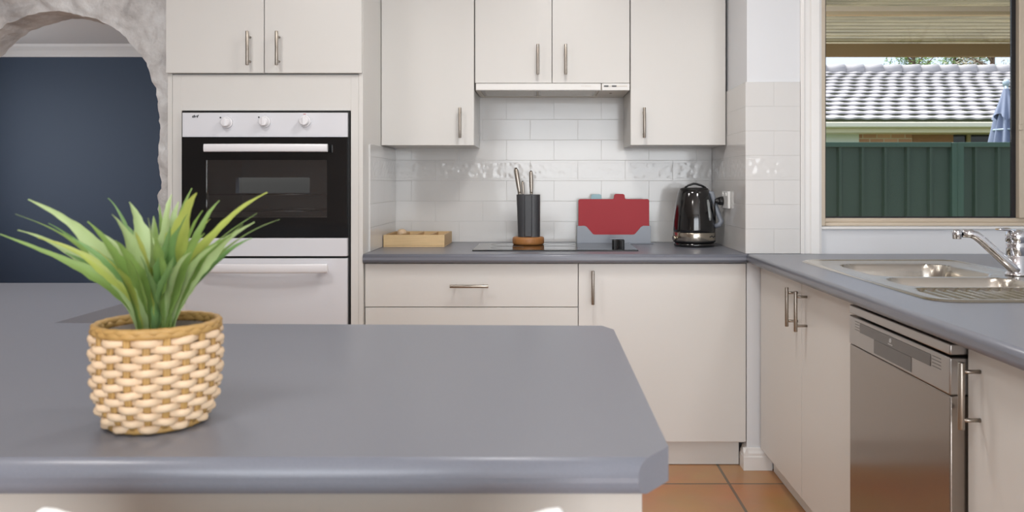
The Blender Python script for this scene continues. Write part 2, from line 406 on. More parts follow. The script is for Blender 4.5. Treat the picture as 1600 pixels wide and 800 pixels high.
# window wall: nib beside the cooktop bench and wall around the window opening
WY = 3.12; ox0, ox1, oz0, oz1 = 1.083, 2.30, .955, 2.16
mb = MB()
mb.box(.7925, ox0, WY, WY+.16, .001, CEIL-.001); mb.box(ox0, ox1, WY, WY+.16, .001, oz0); mb.box(ox0, ox1, WY, WY+.16, oz1, CEIL-.001); mb.box(ox1, XR+.1, WY, WY+.16, .001, CEIL-.001)
mb.box(.7925, .95, WY+.16, DW+.1, .001, CEIL-.001)
struct(mb.build('wall_window', M['wall']), 'white wall with the kitchen window over the sink')

# tiles
TH = .0963*7
mb = MB(); mb.box(-.7125+.0072, .7915-.0072, DW-.007, DW-.0002, ZC+.0006, ZC+.0963*8); struct(mb.build('trim_1', M['tileX']), 'white glossy tiles with a floral relief row behind the cooktop', 'splashback')
mb = MB(); mb.box(.7855, .7923, DB+.016, DW-.0004, ZC+.0006, ZC+TH); struct(mb.build('trim_2', M['tileY']), 'white glossy tiles on the side wall beside the kettle', 'splashback')
mb = MB(); mb.box(.7862, 1.0, WY-.0072, WY-.0002, ZC+.0006, ZC+TH, .001); struct(mb.build('trim_3', M['tileW']), 'white tiles beside the window architrave', 'splashback')
mb = MB(); mb.box(-.7123, -.7055, DB+.1, DW-.0004, ZC+.0006, 1.283); struct(mb.build('trim_4', M['tileY']), 'white tiles on the side of the oven tower above the bench', 'splashback')

# architrave, sill trim, skirting on the nib, cornice of the far room
mb = MB()
prof = [(1.001, WY), (1.001, WY-.008), (1.012, WY-.016), (1.020, WY-.013), (1.034, WY-.013), (1.040, WY-.020), (1.070, WY-.022), (1.080, WY-.018), (1.080, WY)]
mb.slab(prof, ZC+.001, 2.24)
struct(mb.build('trim_5', M['trim']), 'white moulded architrave on the left of the window', 'architrave')
mb = MB(); mb.box(1.081, 2.30, WY-.012, WY+.03, .944, .9545, .002); struct(mb.build('trim_6', M['trim']), 'thin white sill bead under the window', 'window sill')
mb = MB()
sk = [(0, 0), (.017, 0), (.017, .052), (.014, .056), (.014, .066), (.008, .074), (.006, .084), (0, .086)]
mb.prism([(WY-.0005-u, z+.001) for u, z in sk], 'X', .776, .888)
mb.prism([(.7925-u, z+.001) for u, z in sk], 'Y', WY-.016, DB+.068)
struct(mb.build('baseboard_corner', M['trim']), 'white moulded skirting around the foot of the wall corner')
mb = MB(); cz = CEIL-.0005
mb.prism([(YF, cz), (YF-.1, cz), (YF-.088, cz-.02), (YF-.05, cz-.05), (YF-.022, cz-.085), (YF-.012, cz-.1), (YF, cz-.1)], 'X', XL+.001, -1.301)
struct(mb.build('trim_7', M['ceil']), 'white cornice above the navy wall', 'cornice')

# rough stone arch
AY = 3.25; AT = .15; ac = (-2.0, 1.40); AR = .425
def archpt(t, jit=True):
    """t in 0..1 from the right foot up over the crown and down to the left foot"""
    hl = ac[1]; arc = math.pi*AR; tot = 2*hl+arc; s = t*tot
    if s < hl: p = (ac[0]+AR, s); nrm = (1, 0)
    elif s < hl+arc:
        a = (s-hl)/AR; p = (ac[0]+AR*math.cos(a), ac[1]+AR*math.sin(a)); nrm = (math.cos(a), math.sin(a))
    else: p = (ac[0]-AR, hl-(s-hl-arc)); nrm = (-1, 0)
    j = 0
    if jit:
        j = .011*noise.noise(Vector((s*9, 1.3, 0)))+.008*noise.noise(Vector((s*34, 4.1, 0)))
        if s < hl*.98 and s > .5: j *= 1.25
    return (p[0]+nrm[0]*j, p[1]+nrm[1]*j)
def outer(p):
    x0, x1, z0, z1 = XL, -1.4705, 0.001, CEIL-.001
    dx, dz = p[0]-ac[0], p[1]-1.0
    ks = []
    if abs(dx) > 1e-6: ks.append(((x1 if dx > 0 else x0)-ac[0])/dx)
    if abs(dz) > 1e-6: ks.append(((z1 if dz > 0 else z0)-1.0)/dz)
    k = min(q for q in ks if q > 0)
    return (ac[0]+dx*k, 1.0+dz*k)
def stone_h(x, z):
    c = noise.voronoi(Vector((x*6.5+.4*noise.noise(Vector((x*4, z*4, 2))), z*8.5, 0)))[0]
    edge = min(1, (c[1]-c[0])*3.2)
    return -.016*edge-.008*noise.noise(Vector((x*11, z*11, 7)))-.006*noise.noise(Vector((x*32, z*32, 3)))
mb = MB(); NU, NV = 300, 46
inner_ = [archpt(i/NU) for i in range(NU+1)]; inner_[0] = (inner_[0][0], .001); inner_[-1] = (inner_[-1][0], .001)
outer_ = [outer(p) for p in inner_]; outer_[0] = (-1.4705, .001); outer_[-1] = (XL, .001)
def front(u, v):
    i = round(u*NU); w = v**1.35
    a, b = inner_[i], outer_[i]; x = a[0]+(b[0]-a[0])*w; z = a[1]+(b[1]-a[1])*w
    return (x, AY+stone_h(x, z), z)
mb.grid(front, NU, NV)
def reveal(u, v):
    i = round(u*NU); a = inner_[i]
    y0 = AY+stone_h(*a); y = y0+(AY+AT-y0)*v; k = 1-.012*math.sin(v*3)*noise.noise(Vector((i*.35, v*4, 5)))
    return (ac[0]+(a[0]-ac[0])*k, y, a[1])
mb.grid(lambda u, v: reveal(1-u, v), NU, 10)
mb.grid(lambda u, v: (inner_[round(u*NU)][0]+(outer_[round(u*NU)][0]-inner_[round(u*NU)][0])*(1-v), AY+AT, inner_[round(u*NU)][1]+(outer_[round(u*NU)][1]-inner_[round(u*NU)][1])*(1-v)), NU, 4)
struct(mb.build('wall_arch', M['stone']), 'whitewashed rough stone wall with a round arch')

# window
w = thing('window_1', 'bronze framed sliding window over the sink', 'window', (1.7, 3.18, oz0)); w['kind'] = 'structure'
fy0, fy1 = 3.135, 3.20
mb = MB(); fx0, fx1, fz0, fz1 = ox0+.001, ox1-.001, oz0+.001, oz1-.001
mb.box(fx0, 1.107, fy0, fy1, fz0, fz1, .002); mb.box(fx1-.03, fx1, fy0, fy1, fz0, fz1, .002)
mb.box(1.107, fx1-.03, fy0, fy1, fz0, .970, .002); mb.box(1.107, fx1-.03, fy0, fy1, fz1-.03, fz1, .002)
mb.box(1.107, fx1-.03, fy0+.018, fy1, .970, .986, .002); mb.box(1.107, 1.112, fy0+.018, fy1, .986, fz1-.03)
mb.build('window_frame', M['tan'], w)
mb = MB(); mb.box(1.872, 1.935, fy0-.002, fy0+.03, .9865, fz1-.0305, .003); st = mb.build('meeting_stile', M['tan'], w)
mb = MB(); lx, lz = X(1594.5, 3.13), Z(199, 3.13); mb.box(lx-.008, lx+.008, fy0-.010, fy0-.0025, lz-.012, lz+.012, .003); mb.build('latch', M['tan'], st)
mb = MB(); gy = fy0+.022
mb.box(1.1125, 1.1165, gy, gy+.012, .987, fz1-.031); mb.box(1.856, 1.8715, gy, gy+.012, .987, fz1-.031)
mb.box(1.1165, 1.856, gy, gy+.012, .987, .9925); mb.box(1.1165, 1.856, gy, gy+.012, fz1-.037, fz1-.031)
mb.build('gasket', M['gasket'], w)
mb = MB(); mb.box(1.117, 1.8555, gy+.004, gy+.008, .993, fz1-.0375); mb.build('pane', M['glass'], w)
mb = MB(); mb.box(1.9355, fx1-.0305, gy+.004, gy+.008, .987, fz1-.031); mb.build('pane', M['glass'], w)

# ================================================================== TALL OVEN CABINET
txl, txr = X(262, DB), -.7125
t = thing('oven_cabinet', 'tall white cabinet tower built around the wall oven', 'cabinet', ((txl+txr)/2, DB+.3, 0))
oxl, oxr, ozt, ozb = X(285, DB), X(547, DB), Z(174, DB), .43
zs = Z(116, DB)
mb = MB()
mb.box(txl, txl+.017, DB, DW-.002, .002, CEIL-.002, .001); mb.box(txr-.017, txr, DB, DW-.002, .002, CEIL-.002, .001)
mb.box(txl+.017, txr-.017, DB+.02, DW-.002, zs-.006, zs+.004); mb.box(txl+.017, txr-.017, DB+.03, DW-.002, .415, .428)
mb.box(txl+.017, txr-.017, DW-.02, DW-.004, .43, CEIL-.01)
mb.build('carcass', M['cab'], t)
mb = MB(); pz1 = zs-.0025
mb.box(txl+.0185, oxl-.003, DB+.0005, DB+.018, .0965, pz1, .0008); mb.box(oxr+.003, txr-.0175, DB+.0005, DB+.018, .0965, pz1, .0008)
mb.box(oxl-.003, oxr+.003, DB+.0005, DB+.018, ozt+.003, pz1, .0008); mb.box(oxl-.003, oxr+.003, DB+.0005, DB+.018, .0965, ozb-.003, .0008)
mb.build('oven_surround', M['cab'], t)
mid = X(415.3, DB)
for a, b, hx in ((txl+.0015, mid-.0015, X(389.5, 3.07)), (mid+.0015, txr-.001, X(435, 3.07))):
    mb = MB(); mb.box(a, b, DB-.018, DB-.0008, zs+.0025, CEIL-.02, .0012)
    d = mb.build('door', M['cab'], t)
    bar_handle(d, (hx, DB-.018, (Z(50, 3.07)+Z(103, 3.07))/2), (0, 0, 1), (0, -1, 0), .131)
mb = MB(); mb.box(txl+.017, txr-.017, DB+.05, DB+.066, .002, .094); mb.build('kickboard', M['cab'], t)

# ================================================================== WALL OVEN
cx = (oxl+oxr)/2
ov = thing('wall_oven', 'white and black built-in wall oven with separate grill below', 'oven', (cx, DB+.2, ozb))
mb = MB(); y0, y1 = DB-.003, DB+.42                                     # body shell with an open cavity
cvx0, cvx1, cvz0, cvz1 = X(316, DB), X(517, DB), Z(346, DB), Z(244, DB)
mb.box(oxl, oxr, y0, y0+.024, ozt-.006, ozt); mb.box(oxl, oxl+.006, y0, y0+.02, ozb, ozt-.006); mb.box(oxr-.006, oxr, y0, y0+.02, ozb, ozt-.006)
mb.box(oxl+.01, oxr-.01, DB+.024, y1, cvz1, ozt-.01); mb.box(oxl+.01, oxr-.01, DB+.024, y1, ozb+.002, cvz0)
mb.box(oxl+.01, cvx0, DB+.024, y1, cvz0, cvz1); mb.box(cvx1, oxr-.01, DB+.024, y1, cvz0, cvz1); mb.box(cvx0, cvx1, y1-.02, y1, cvz0, cvz1)
mb.box(oxl+.006, oxr-.006, DB+.006, DB+.02, ozb, cvz0-.06)
mb.build('housing', M['satinblack'], ov)
mb = MB(); e = .002
mb.box(cvx0+e*0+.0005, cvx0+.003, DB+.026, y1-.0205, cvz0+.0005, cvz1-.0005); mb.box(cvx1-.003, cvx1-.0005, DB+.026, y1-.0205, cvz0+.0005, cvz1-.0005)
mb.box(cvx0+.003, cvx1-.003, y1-.0235, y1-.0205, cvz0+.0005, cvz1-.0005); mb.box(cvx0+.003, cvx1-.003, DB+.026, y1-.0235, cvz0+.0005, cvz0+.003)
cav = mb.build('cavity', M['enamel'], ov)
for zr in (Z(304, DB+.04), Z(330, DB+.04)):
    mb = MB()
    for i in range(2): mb.cyl((cvx0+.004, DB+.045+i*.3, zr), (cvx1-.004, DB+.045+i*.3, zr), .0028, 8)
    for i in range(19): xx = cvx0+.012+i*(cvx1-cvx0-.024)/18; mb.cyl((xx, DB+.045, zr), (xx, DB+.345, zr), .0016, 6)
    mb.build('rack', M['chrome'], ov)
# control panel
mb = MB(); cpz0, cpz1 = Z(214.3, DB-.01), ozt-.0065
mb.box(oxl+.0066, oxr-.0066, DB-.016, DB+.018, cpz0, cpz1, .0015)
cp = mb.build('control_panel', M['ovenwhite'], ov)
pyf = DB-.016
for kx, ky in ((355, 191.5), (414, 190.5), (477, 189.5)):
    c = Vector((X(kx, pyf), pyf, Z(ky, pyf)))
    mb = MB(); mb.cyl(c+Vector((0, -.0004, 0)), c+Vector((0, -.008, 0)), .0232, 28, .0218); mb.cyl(c+Vector((0, -.008, 0)), c+Vector((0, -.026, 0)), .0185, 28, .0165, bev=.002)
    mb.box(c.x-.0035, c.x+.0035, pyf-.031, pyf-.0255, c.z-.016, c.z+.016, .0015)
    mb.build('knob', M['ovenhandle'], cp)
mb = MB()
for kx, ky in ((344.5, 183.8), (404.5, 183.2)):                          # black dot marks beside the knobs
    mb = MB(); c = Vector((X(kx, pyf), pyf, Z(ky, pyf))); mb.cyl(c+Vector((0, -.0002, 0)), c+Vector((0, -.0009, 0)), .0032, 12); mb.build('dot_mark', M['letter'], cp)
for kx, ky in ((357, 179.4), (415, 178.8)):
    mb = MB(); c = Vector((X(kx, pyf), pyf, Z(ky, pyf))); mb.box(c.x-.005, c.x+.005, pyf-.0008, pyf-.0002, c.z-.0006, c.z+.0006); mb.build('caption_mark', M['lettergrey'], cp)
for kx, ky in ((355, 191.5), (414, 190.5), (477, 189.5)):                # ring of fine ticks
    mb = MB()
    for i in range(11):
        a = R(-210+i*24+180); c = Vector((X(kx, pyf)+.029*math.cos(a), pyf, Z(ky, pyf)+.029*math.sin(a)))
        mb.box(c.x-.0007, c.x+.0007, pyf-.0007, pyf-.0002, c.z-.0007, c.z+.0007)
    mb.build('tick_ring', M['lettergrey'], cp)
mb = MB(); c = Vector((X(476, pyf), pyf, Z(178.3, pyf))); mb.box(c.x-.005, c.x+.005, pyf-.0008, pyf-.0002, c.z-.001, c.z+.001); mb.build('red_mark', M['redmark'], cp)
text_mb('chef', .014, (X(300, pyf), pyf-.0006, Z(183.6, pyf)), 'Y-', .0006, .2).build('logo', M['letter'], cp)
# oven door
dz1_, dz0_ = cpz0-.0012, Z(400, DB-.012); wx0_, wx1_, wz0_, wz1_ = X(322, DB-.02), X(511, DB-.02), Z(340, DB-.02), Z(250, DB-.02)
dsx0, dsx1 = oxl+.0066, oxr-.0066; dzs = Z(372, DB-.02)
mb = MB()
mb.box(dsx0, wx0_, DB-.020, DB+.004, dzs+.0003, dz1_); mb.box(wx1_, dsx1, DB-.020, DB+.004, dzs+.0003, dz1_)
mb.box(wx0_, wx1_, DB-.020, DB+.004, wz1_, dz1_); mb.box(wx0_, wx1_, DB-.020, DB+.004, dzs+.0003, wz0_)
od = mb.build('oven_door', M['black'], ov)
mb = MB(); mb.box(wx0_+.0002, wx1_-.0002, DB-.0198, DB-.015, wz0_+.0002, wz1_-.0002); mb.build('door_glass', M['ovenglass'], od)
mb = MB(); mb.box(dsx0, dsx1, DB-.022, DB+.004, dz0_, dzs, .0015); mb.build('door_strip', M['ovenwhite'], od)
def oven_handle(parent, xa, xb, zc, hgt):
    mb = MB(); yb = DB-.0205; n = 24
    def P(u, v):
        x = xa+(xb-xa)*u; bow = -.034-.012*math.sin(math.pi*u)
        a = v*2*math.pi
        return (x, yb+bow+.008*math.sin(a), zc+hgt*.5*max(-1, min(1, 1.25*math.cos(a))))
    mb.grid(P, n, 24)
    for u in (0, 1):
        vs = [P(u, j/24) for j in range(24)]; mb.add(vs, [tuple(range(24))])
    for u in (.035, .965):
        x = xa+(xb-xa)*u; mb.box(x-.008, x+.008, yb-.034, yb-.0005, zc-hgt*.32, zc+hgt*.32, .002)
    return mb.build('handle', M['ovenhandle'], parent)
oven_handle(od, X(318, DB-.06), X(511, DB-.06), Z(231, DB-.06), .030)
mb = MB(); gz1 = Z(403.5, DB-.012); mb.box(dsx0, dsx1, DB-.022, DB+.004, ozb+.004, gz1, .0015)
gd = mb.build('grill_door', M['ovenwhite'], ov)
oven_handle(gd, X(312, DB-.06), X(511, DB-.06), Z(419.5, DB-.06), .034)

# ================================================================== WALL CUPBOARDS
DU = 3.44
uz = Z(227, DU)
def wall_cupboard(label, xa, xb, zb, doors):
    t = thing('wall_cupboard', label, 'cupboard', ((xa+xb)/2, (DU+DW)/2, zb))
    mb = MB()
    mb.box(xa+.001, xa+.016, DU+.0195, DW-.009, zb+.0003, CEIL-.002); mb.box(xb-.016, xb-.001, DU+.0195, DW-.009, zb+.0003, CEIL-.002)
    mb.box(xa+.016, xb-.016, DU+.0195, DW-.009, zb+.0003, zb+.016); mb.box(xa+.016, xb-.016, DU+.0195, DW-.009, CEIL-.018, CEIL-.002)
    mb.box(xa+.016, xb-.016, DW-.016, DW-.009, zb+.016, CEIL-.018)
    mb.build('carcass', M['cab'], t)
    for (a, b, hx, hz) in doors:
        mb = MB(); mb.box(a, b, DU, DU+.018, zb, CEIL-.012, .0012)
        d = mb.build('door', M['cab'], t)
        bar_handle(d, (hx, DU, hz), (0, 0, 1), (0, -1, 0), .130)
    return t
ul, ur = -.7045, X(741, DU)
wall_cupboard('left tall white wall cupboard with handle at its lower right corner', ul, ur, uz, [(X(596, DU), ur-.0012, X(718.5, 3.405), (Z(168, 3.405)+Z(215.5, 3.405))/2)])
cl, cr = X(742, DU), X(984, DU); cm = X(862.5, DU); hz = (Z(69, 3.405)+Z(116, 3.405))/2
hz2 = Z(130, DU)
wall_cupboard('short double door white wall cupboard above the range hood', cl, cr, hz2+.001, [(cl+.0008, cm-.0012, X(840.5, 3.405), hz), (cm+.0012, cr-.0008, X(884, 3.405), hz)])
rl, rr = X(985, DU), .7835
wall_cupboard('right tall white wall cupboard with handle at its lower left corner', rl, rr, uz+.001, [(rl+.0012, rr-.002, X(1007, 3.405), (Z(168, 3.405)+Z(215, 3.405))/2)])

# ================================================================== RANGE HOOD
hb = Z(141, DU)
t = thing('range_hood', 'slim white slide-out range hood under the short cupboard', 'range hood', ((cl+cr)/2, 3.58, hb))
mb = MB()
mb.box(cl+.002, cr-.002, DU+.0205, DW-.0085, hb+.004, hz2-.0005)
mb.box(cl+.002, cl+.022, DU+.0205, DW-.0085, hb, hb+.004); mb.box(cr-.022, cr-.002, DU+.0205, DW-.0085, hb, hb+.004)
mb.box(X(937, DU), cr-.022, DU+.0205, DW-.0085, hb, hb+.004); mb.box(cl+.022, X(937, DU), DW-.06, DW-.0085, hb, hb+.004)
mb.build('body', M['hoodgrey'], t)
mb = MB(); mb.box(cl+.004, X(939, DU), DU-.006, DU+.02, hb-.001, hz2-.0015, .003); sl = mb.build('front_slider', M['hood'], t)
mb = MB(); mb.box(X(940.2, DU), cr-.001, DU-.006, DU+.02, hb-.001, hz2-.0015, .002); cpn = mb.build('control_strip', M['hood'], t)
mb = MB(); yz = Z(134.6, DU-.006)
mb.box(X(943, DU), X(980, DU), DU-.0068, DU-.0061, yz-.0022, yz+.0022); mb.build('slot', M['hoodgrey'], cpn)
for q in (943.5, 956):
    mb = MB(); mb.box(X(q, DU), X(q+7, DU), DU-.010, DU-.0069, yz-.0024, yz+.0024, .0008); mb.build('switch', M['satinblack'], cpn)
mb = MB()
for i in range(14): xx = X(908+i*1.15, DU); mb.box(xx, xx+.0018, DU-.0067, DU-.0061, yz-.0011-(i % 3 == 0)*.0005, yz+.0011)
mb.build('lettering', M['hoodgrey'], sl)
for a, b in ((cl+.026, (cl+X(937, DU))/2-.004), ((cl+X(937, DU))/2+.004, X(932, DU))):
    mb = MB(); mb.box(a, b, DU+.026, DW-.064, hb+.0012, hb+.0038, .001)
    for i in range(12): yy = DU+.035+i*.02; mb.box(a+.012, b-.012, yy, yy+.006, hb+.0004, hb+.0012)
    mb.build('filter', M['filter'], t)
mb = MB(); c = (X(956, DU+.05), DU+.11, hb); mb.cyl((c[0], c[1], hb-.0025), (c[0], c[1], hb-.0002), .006, 12); mb.build('screw', M['nickel'], t)

# ================================================================== BASE CABINETS, COOKTOP SIDE
CB = ZC-.036                                            # underside of the worktops
zd0 = .108
dxl, dxm, dxr = X(570, DB+.02), X(903.5, DB+.02), .7885
DF = DB+.022                                            # door faces
t = thing('drawer_cabinet', 'white two-drawer base cabinet below the hob', 'cabinet', ((dxl+dxm)/2, DB+.3, 0))
mb = MB()
mb.box(-.711, -.695, DF+.0185, DW-.002, .1, CB-.001); mb.box(dxm-.016, dxm-.001, DF+.0185, DW-.002, .1, CB-.001); mb.box(-.695, dxm-.016, DF+.0185, DW-.002, .1, .116); mb.box(-.695, dxm-.016, DW-.012, DW-.002, .116, CB-.001)
mb.box(-.695, dxm-.016, DF+.0185, DF+.03, .45, CB-.03)
mb.build('carcass', M['cabin'], t)
zsp = Z(480, DF)
mb = MB(); mb.box(dxl, dxm-.0015, DF, DF+.018, zsp+.0015, CB-.004, .0012); d = mb.build('drawer', M['cab'], t)
bar_handle(d, ((X(703, DF-.03)+X(763, DF-.03))/2, DF, Z(447.5, DF-.03)), (1, 0, 0), (0, -1, 0), .150)
mb = MB(); mb.box(dxl+.001, dxm-.0015, DF, DF+.018, zd0, zsp-.0015, .0012); d = mb.build('drawer', M['cab'], t)
bar_handle(d, ((X(703, DF-.03)+X(763, DF-.03))/2, DF, Z(540, DF-.03)), (1, 0, 0), (0, -1, 0), .150)
mb = MB(); mb.box(-.711, dxm-.0005, DB+.072, DB+.088, .002, .0995); mb.build('kickboard', M['cab'], t)
t = thing('base_cabinet', 'single door white base cabinet below the kettle, left of the wall corner', 'cabinet', ((dxm+dxr)/2, DB+.3, 0))
mb = MB()
mb.box(dxm+.0005, dxm+.016, DF+.0185, DW-.002, .1, CB-.001); mb.box(dxr-.016, dxr, DF+.0185, DW-.002, .1, CB-.001); mb.box(dxm+.016, dxr-.016, DF+.0185, DW-.002, .1, .116); mb.box(dxm+.016, dxr-.016, DW-.012, DW-.002, .116, CB-.001)
mb.build('carcass', M['cabin'], t)
mb = MB(); mb.box(dxm+.0015, X(1165.5, DF), DF, DF+.018, zd0, CB-.004, .0012); d = mb.build('door', M['cab'], t)
bar_handle(d, (X(926.5, DF-.034), DF, (Z(423.5, DF-.034)+Z(476, DF-.034))/2), (0, 0, 1), (0, -1, 0), .132)
mb = MB(); mb.box(dxm+.0005, .7735, DB+.072, DB+.088, .002, .0995); mb.build('kickboard', M['cab'], t)

# ================================================================== WORKTOPS
mb = MB(); mb.slab([(-.7118, DB-.008), (.7912, DB-.008), (.7912, DW-.0005), (-.7118, DW-.0005)], CB, ZC, .013, 5, only=[0])
tag(mb.build('worktop', M['worktop']), 'dark grey laminate worktop under the hob and kettle', 'worktop')
WX = .785
sx0, sx1, sy0, sy1 = .90, 1.46, 1.83, 2.845
mb = MB(); YE = .12; wye = 3.1115
mb.slab([(WX, YE), (.92, YE), (.92, DB-.0095), (WX, DB-.0095)], CB, ZC, .013, 5, only=[3])
mb.box(.7935, .92, DB-.0095, wye, CB, ZC)
mb.box(.92, 1.44, YE, sy0+.02, CB, ZC); mb.box(.92, 1.44, sy1-.02, wye, CB, ZC); mb.box(1.44, XR-.002, YE, wye, CB, ZC)
tag(mb.build('worktop', M['worktop']), 'dark grey laminate worktop holding the sink below the window', 'worktop')
# peninsula top: front run plus leg going back on the left
LX = -.970; LY = 2.214; IB = 1.552; IF = .783; IX = .129
mb = MB()
pts = [(-2.05, IF), (.092, IF), (IX, IF+.048), (IX, IB-.055), (IX-.026, IB), (LX+.0, IB), (LX, LY-.06), (LX-.03, LY), (-2.05, LY)]
mb.slab(pts, CB, ZC, .0155, 6, only=[0, 4, 7])
tag(mb.build('worktop', M['worktop']), 'big grey laminate peninsula top in the foreground with clipped corners', 'worktop')
t = thing('peninsula_cabinet', 'white panelled cabinet carrying the foreground peninsula top', 'cabinet', (-.9, 1.2, 0))
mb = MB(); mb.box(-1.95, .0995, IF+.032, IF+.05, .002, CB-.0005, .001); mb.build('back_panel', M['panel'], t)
mb = MB(); mb.box(.082, .0995, IF+.051, IB-.03, .002, CB-.0005, .001); mb.build('end_panel', M['cab'], t)
mb = MB(); mb.box(LX+.02, .081, IB-.05, IB-.032, .1, CB-.0005, .001); mb.box(-1.95, LX-.02, LY-.05, LY-.032, .002, CB-.0005, .001); mb.box(LX-.038, LX-.02, IB-.05, LY-.051, .1, CB-.0005, .001)
mb.box(-1.95, -1.932, IF+.051, LY-.051, .002, CB-.0005, .001)
mb.build('front_panel', M['cab'], t)

# ================================================================== SINK SIDE CABINETS
DX = .84
def side_door(parent, ya, yb, hy, zb=.092):
    mb = MB(); mb.box(DX, DX+.018, ya, yb, zb, CB-.004, .0012); d = mb.build('door', M['cab'], parent)
    if hy: bar_handle(d, (DX, hy, (.778+.648)/2), (0, 0, 1), (-1, 0, 0), .130, .037)
    return d
t = thing('sink_cabinet', 'double door white base cabinet below the sink, left of the dishwasher', 'cabinet', (1.15, 2.6, 0))
mb = MB(); ya, yb = 2.116, 3.093
mb.box(DX+.0185, 1.42, ya, ya+.016, .09, CB-.001); mb.box(DX+.0185, 1.42, yb-.016, yb, .09, CB-.001); mb.box(DX+.0185, 1.42, ya+.016, yb-.016, .09, .106); mb.box(1.404, 1.42, ya+.016, yb-.016, .106, CB-.001)
mb.build('carcass', M['cabin'], t)
side_door(t, 2.602, 3.095, 2.64); side_door(t, 2.1165, 2.599, 2.547)
mb = MB(); mb.box(.89, .906, 2.116, 3.093, .002, .0895); mb.build('kickboard', M['cab'], t)
t = thing('base_cabinet', 'white base cabinet in the right foreground, right of the dishwasher', 'cabinet', (1.15, 1.2, 0))
mb = MB(); ya, yb = .15, 1.575
mb.box(DX+.0185, 1.42, ya, ya+.016, .09, CB-.001); mb.box(DX+.0185, 1.42, yb-.016, yb, .09, CB-.001); mb.box(DX+.0185, 1.42, ya+.016, yb-.016, .09, .106); mb.box(1.404, 1.42, ya+.016, yb-.016, .106, CB-.001)
mb.build('carcass', M['cabin'], t)
side_door(t, 1.08, 1.577, 1.532); side_door(t, .60, 1.077, 0)
mb = MB(); mb.box(.89, .906, .15, 1.575, .002, .0895); mb.build('kickboard', M['cab'], t)

# ================================================================== DISHWASHER
FX = .807; d0, d1 = 1.583, 2.107
t = thing('dishwasher', 'stainless steel dishwasher under the sink worktop', 'dishwasher', (1.1, 1.85, 0))
mb = MB(); mb.box(DX+.02, 1.40, d0+.004, d1-.004, .09, .80); mb.box(DX+.05, 1.38, d0+.03, d1-.03, .002, .09); mb.build('body', M['shadowgap'], t)
mb = MB(); mb.box(FX, DX+.02, d0, d1, .7805, .803, .003); mb.build('top_trim', M['dwsteel'], t)
mb = MB(); mb.box(FX, DX+.019, d0, d1, .7005, .7755, .003); cp = mb.build('control_panel', M['dwsteel'], t)
mb = MB(); mb.box(FX-.0012, FX-.0002, 1.662, 2.034, .741, .766, .0004); ds = mb.build('display_strip', M['dwdark'], cp)
mb = MB(); mb.box(FX-.001, FX-.0002, 1.749, 1.947, .7075, .7405); mb.build('grip_recess', M['dwdark'], cp)
mb = MB()
for ya, yb in ((2.040, 2.066), (1.618, 1.655)):
    mb = MB()
    for zz in (.744, .751, .758, .765): mb.box(FX-.0008, FX-.0002, ya, yb, zz-.0006, zz+.0006)
    mb.build('scale_marks', M['dwdark'], cp)
mb = MB(); cy, cz_ = 1.853, .7565
mb.sweep([(FX-.0016, cy+.0045*math.cos(a), cz_+.0045*math.sin(a)) for a in [i*math.pi/6 for i in range(12)]], .0010, 6, closed=True)
mb.box(FX-.002, FX-.0013, cy-.001, cy+.001, cz_-.0035, cz_+.0035)
for i in range(9): mb.box(FX-.0017, FX-.0013, cy+.012-i*.0027-.0016, cy+.012-i*.0027, cz_-.0105, cz_-.0078)
mb.build('logo', M['lettergrey'], ds)
mb = MB(); mb.box(FX+.001, DX+.019, d0+.0008, d1-.0008, .105, .6995, .003); mb.build('door', M['dwdoor'], t)
mb = MB(); mb.box(DX+.03, DX+.045, d0+.004, d1-.004, .004, .088); mb.build('kickplate', M['satinblack'], t)

# ================================================================== SINK
def rr(x, y, x0, x1, y0, y1, r):
    qx = abs(x-(x0+x1)/2)-(x1-x0)/2+r; qy = abs(y-(y0+y1)/2)-(y1-y0)/2+r
    return math.hypot(max(qx, 0), max(qy, 0))+min(max(qx, qy), 0)-r
BW1 = (.985, 1.345, 2.345, 2.70, .07, .16); BW2 = (.975, 1.345, 2.11, 2.315, .06, .12)
def sst(a, b, x):
    k = max(0, min(1, (x-a)/(b-a))); return k*k*(3-2*k)
def sink_z(x, y):
    e = rr(x, y, sx0, sx1, sy0, sy1, .07)
    z = ZC+.0006+.004*sst(0, -.012, e)-.0025*sst(-.016, -.03, e)
    for b in (BW1, BW2):
        s = rr(x, y, *b[:5]); z -= b[5]*(sst(.004, -.030, s)*.97+.03*sst(-.03, -.1, s))+.0015*sst(.03, 0, s)
    dr = rr(x, y, .945, 1.40, 1.875, 2.085, .05)
    z -= sst(.0, -.02, dr)*(.004+.0048*(.5+.5*math.cos((x-.945)/.0285*2*math.pi)))
    return z
t = thing('kitchen_sink', 'stainless steel double bowl sink with ribbed drainer', 'sink', (1.18, 2.34, ZC-.165))
nx, ny = 116, 210
xs = [sx0+(sx1-sx0)*i/nx for i in range(nx+1)]; ys = [sy0+(sy1-sy0)*j/ny for j in range(ny+1)]
reg = {'rim': [], 'bowl1': [], 'bowl2': [], 'drainer': []}
for j in range(ny):
    for i in range(nx):
        x = (xs[i]+xs[i+1])/2; y = (ys[j]+ys[j+1])/2
        if rr(x, y, sx0, sx1, sy0, sy1, .07) > 0.001: continue
        if rr(x, y, *BW1[:5]) < .004: k = 'bowl1'
        elif rr(x, y, *BW2[:5]) < .004: k = 'bowl2'
        elif rr(x, y, .945, 1.40, 1.875, 2.085, .05) < 0: k = 'drainer'
        else: k = 'rim'
        reg[k].append((i, j))
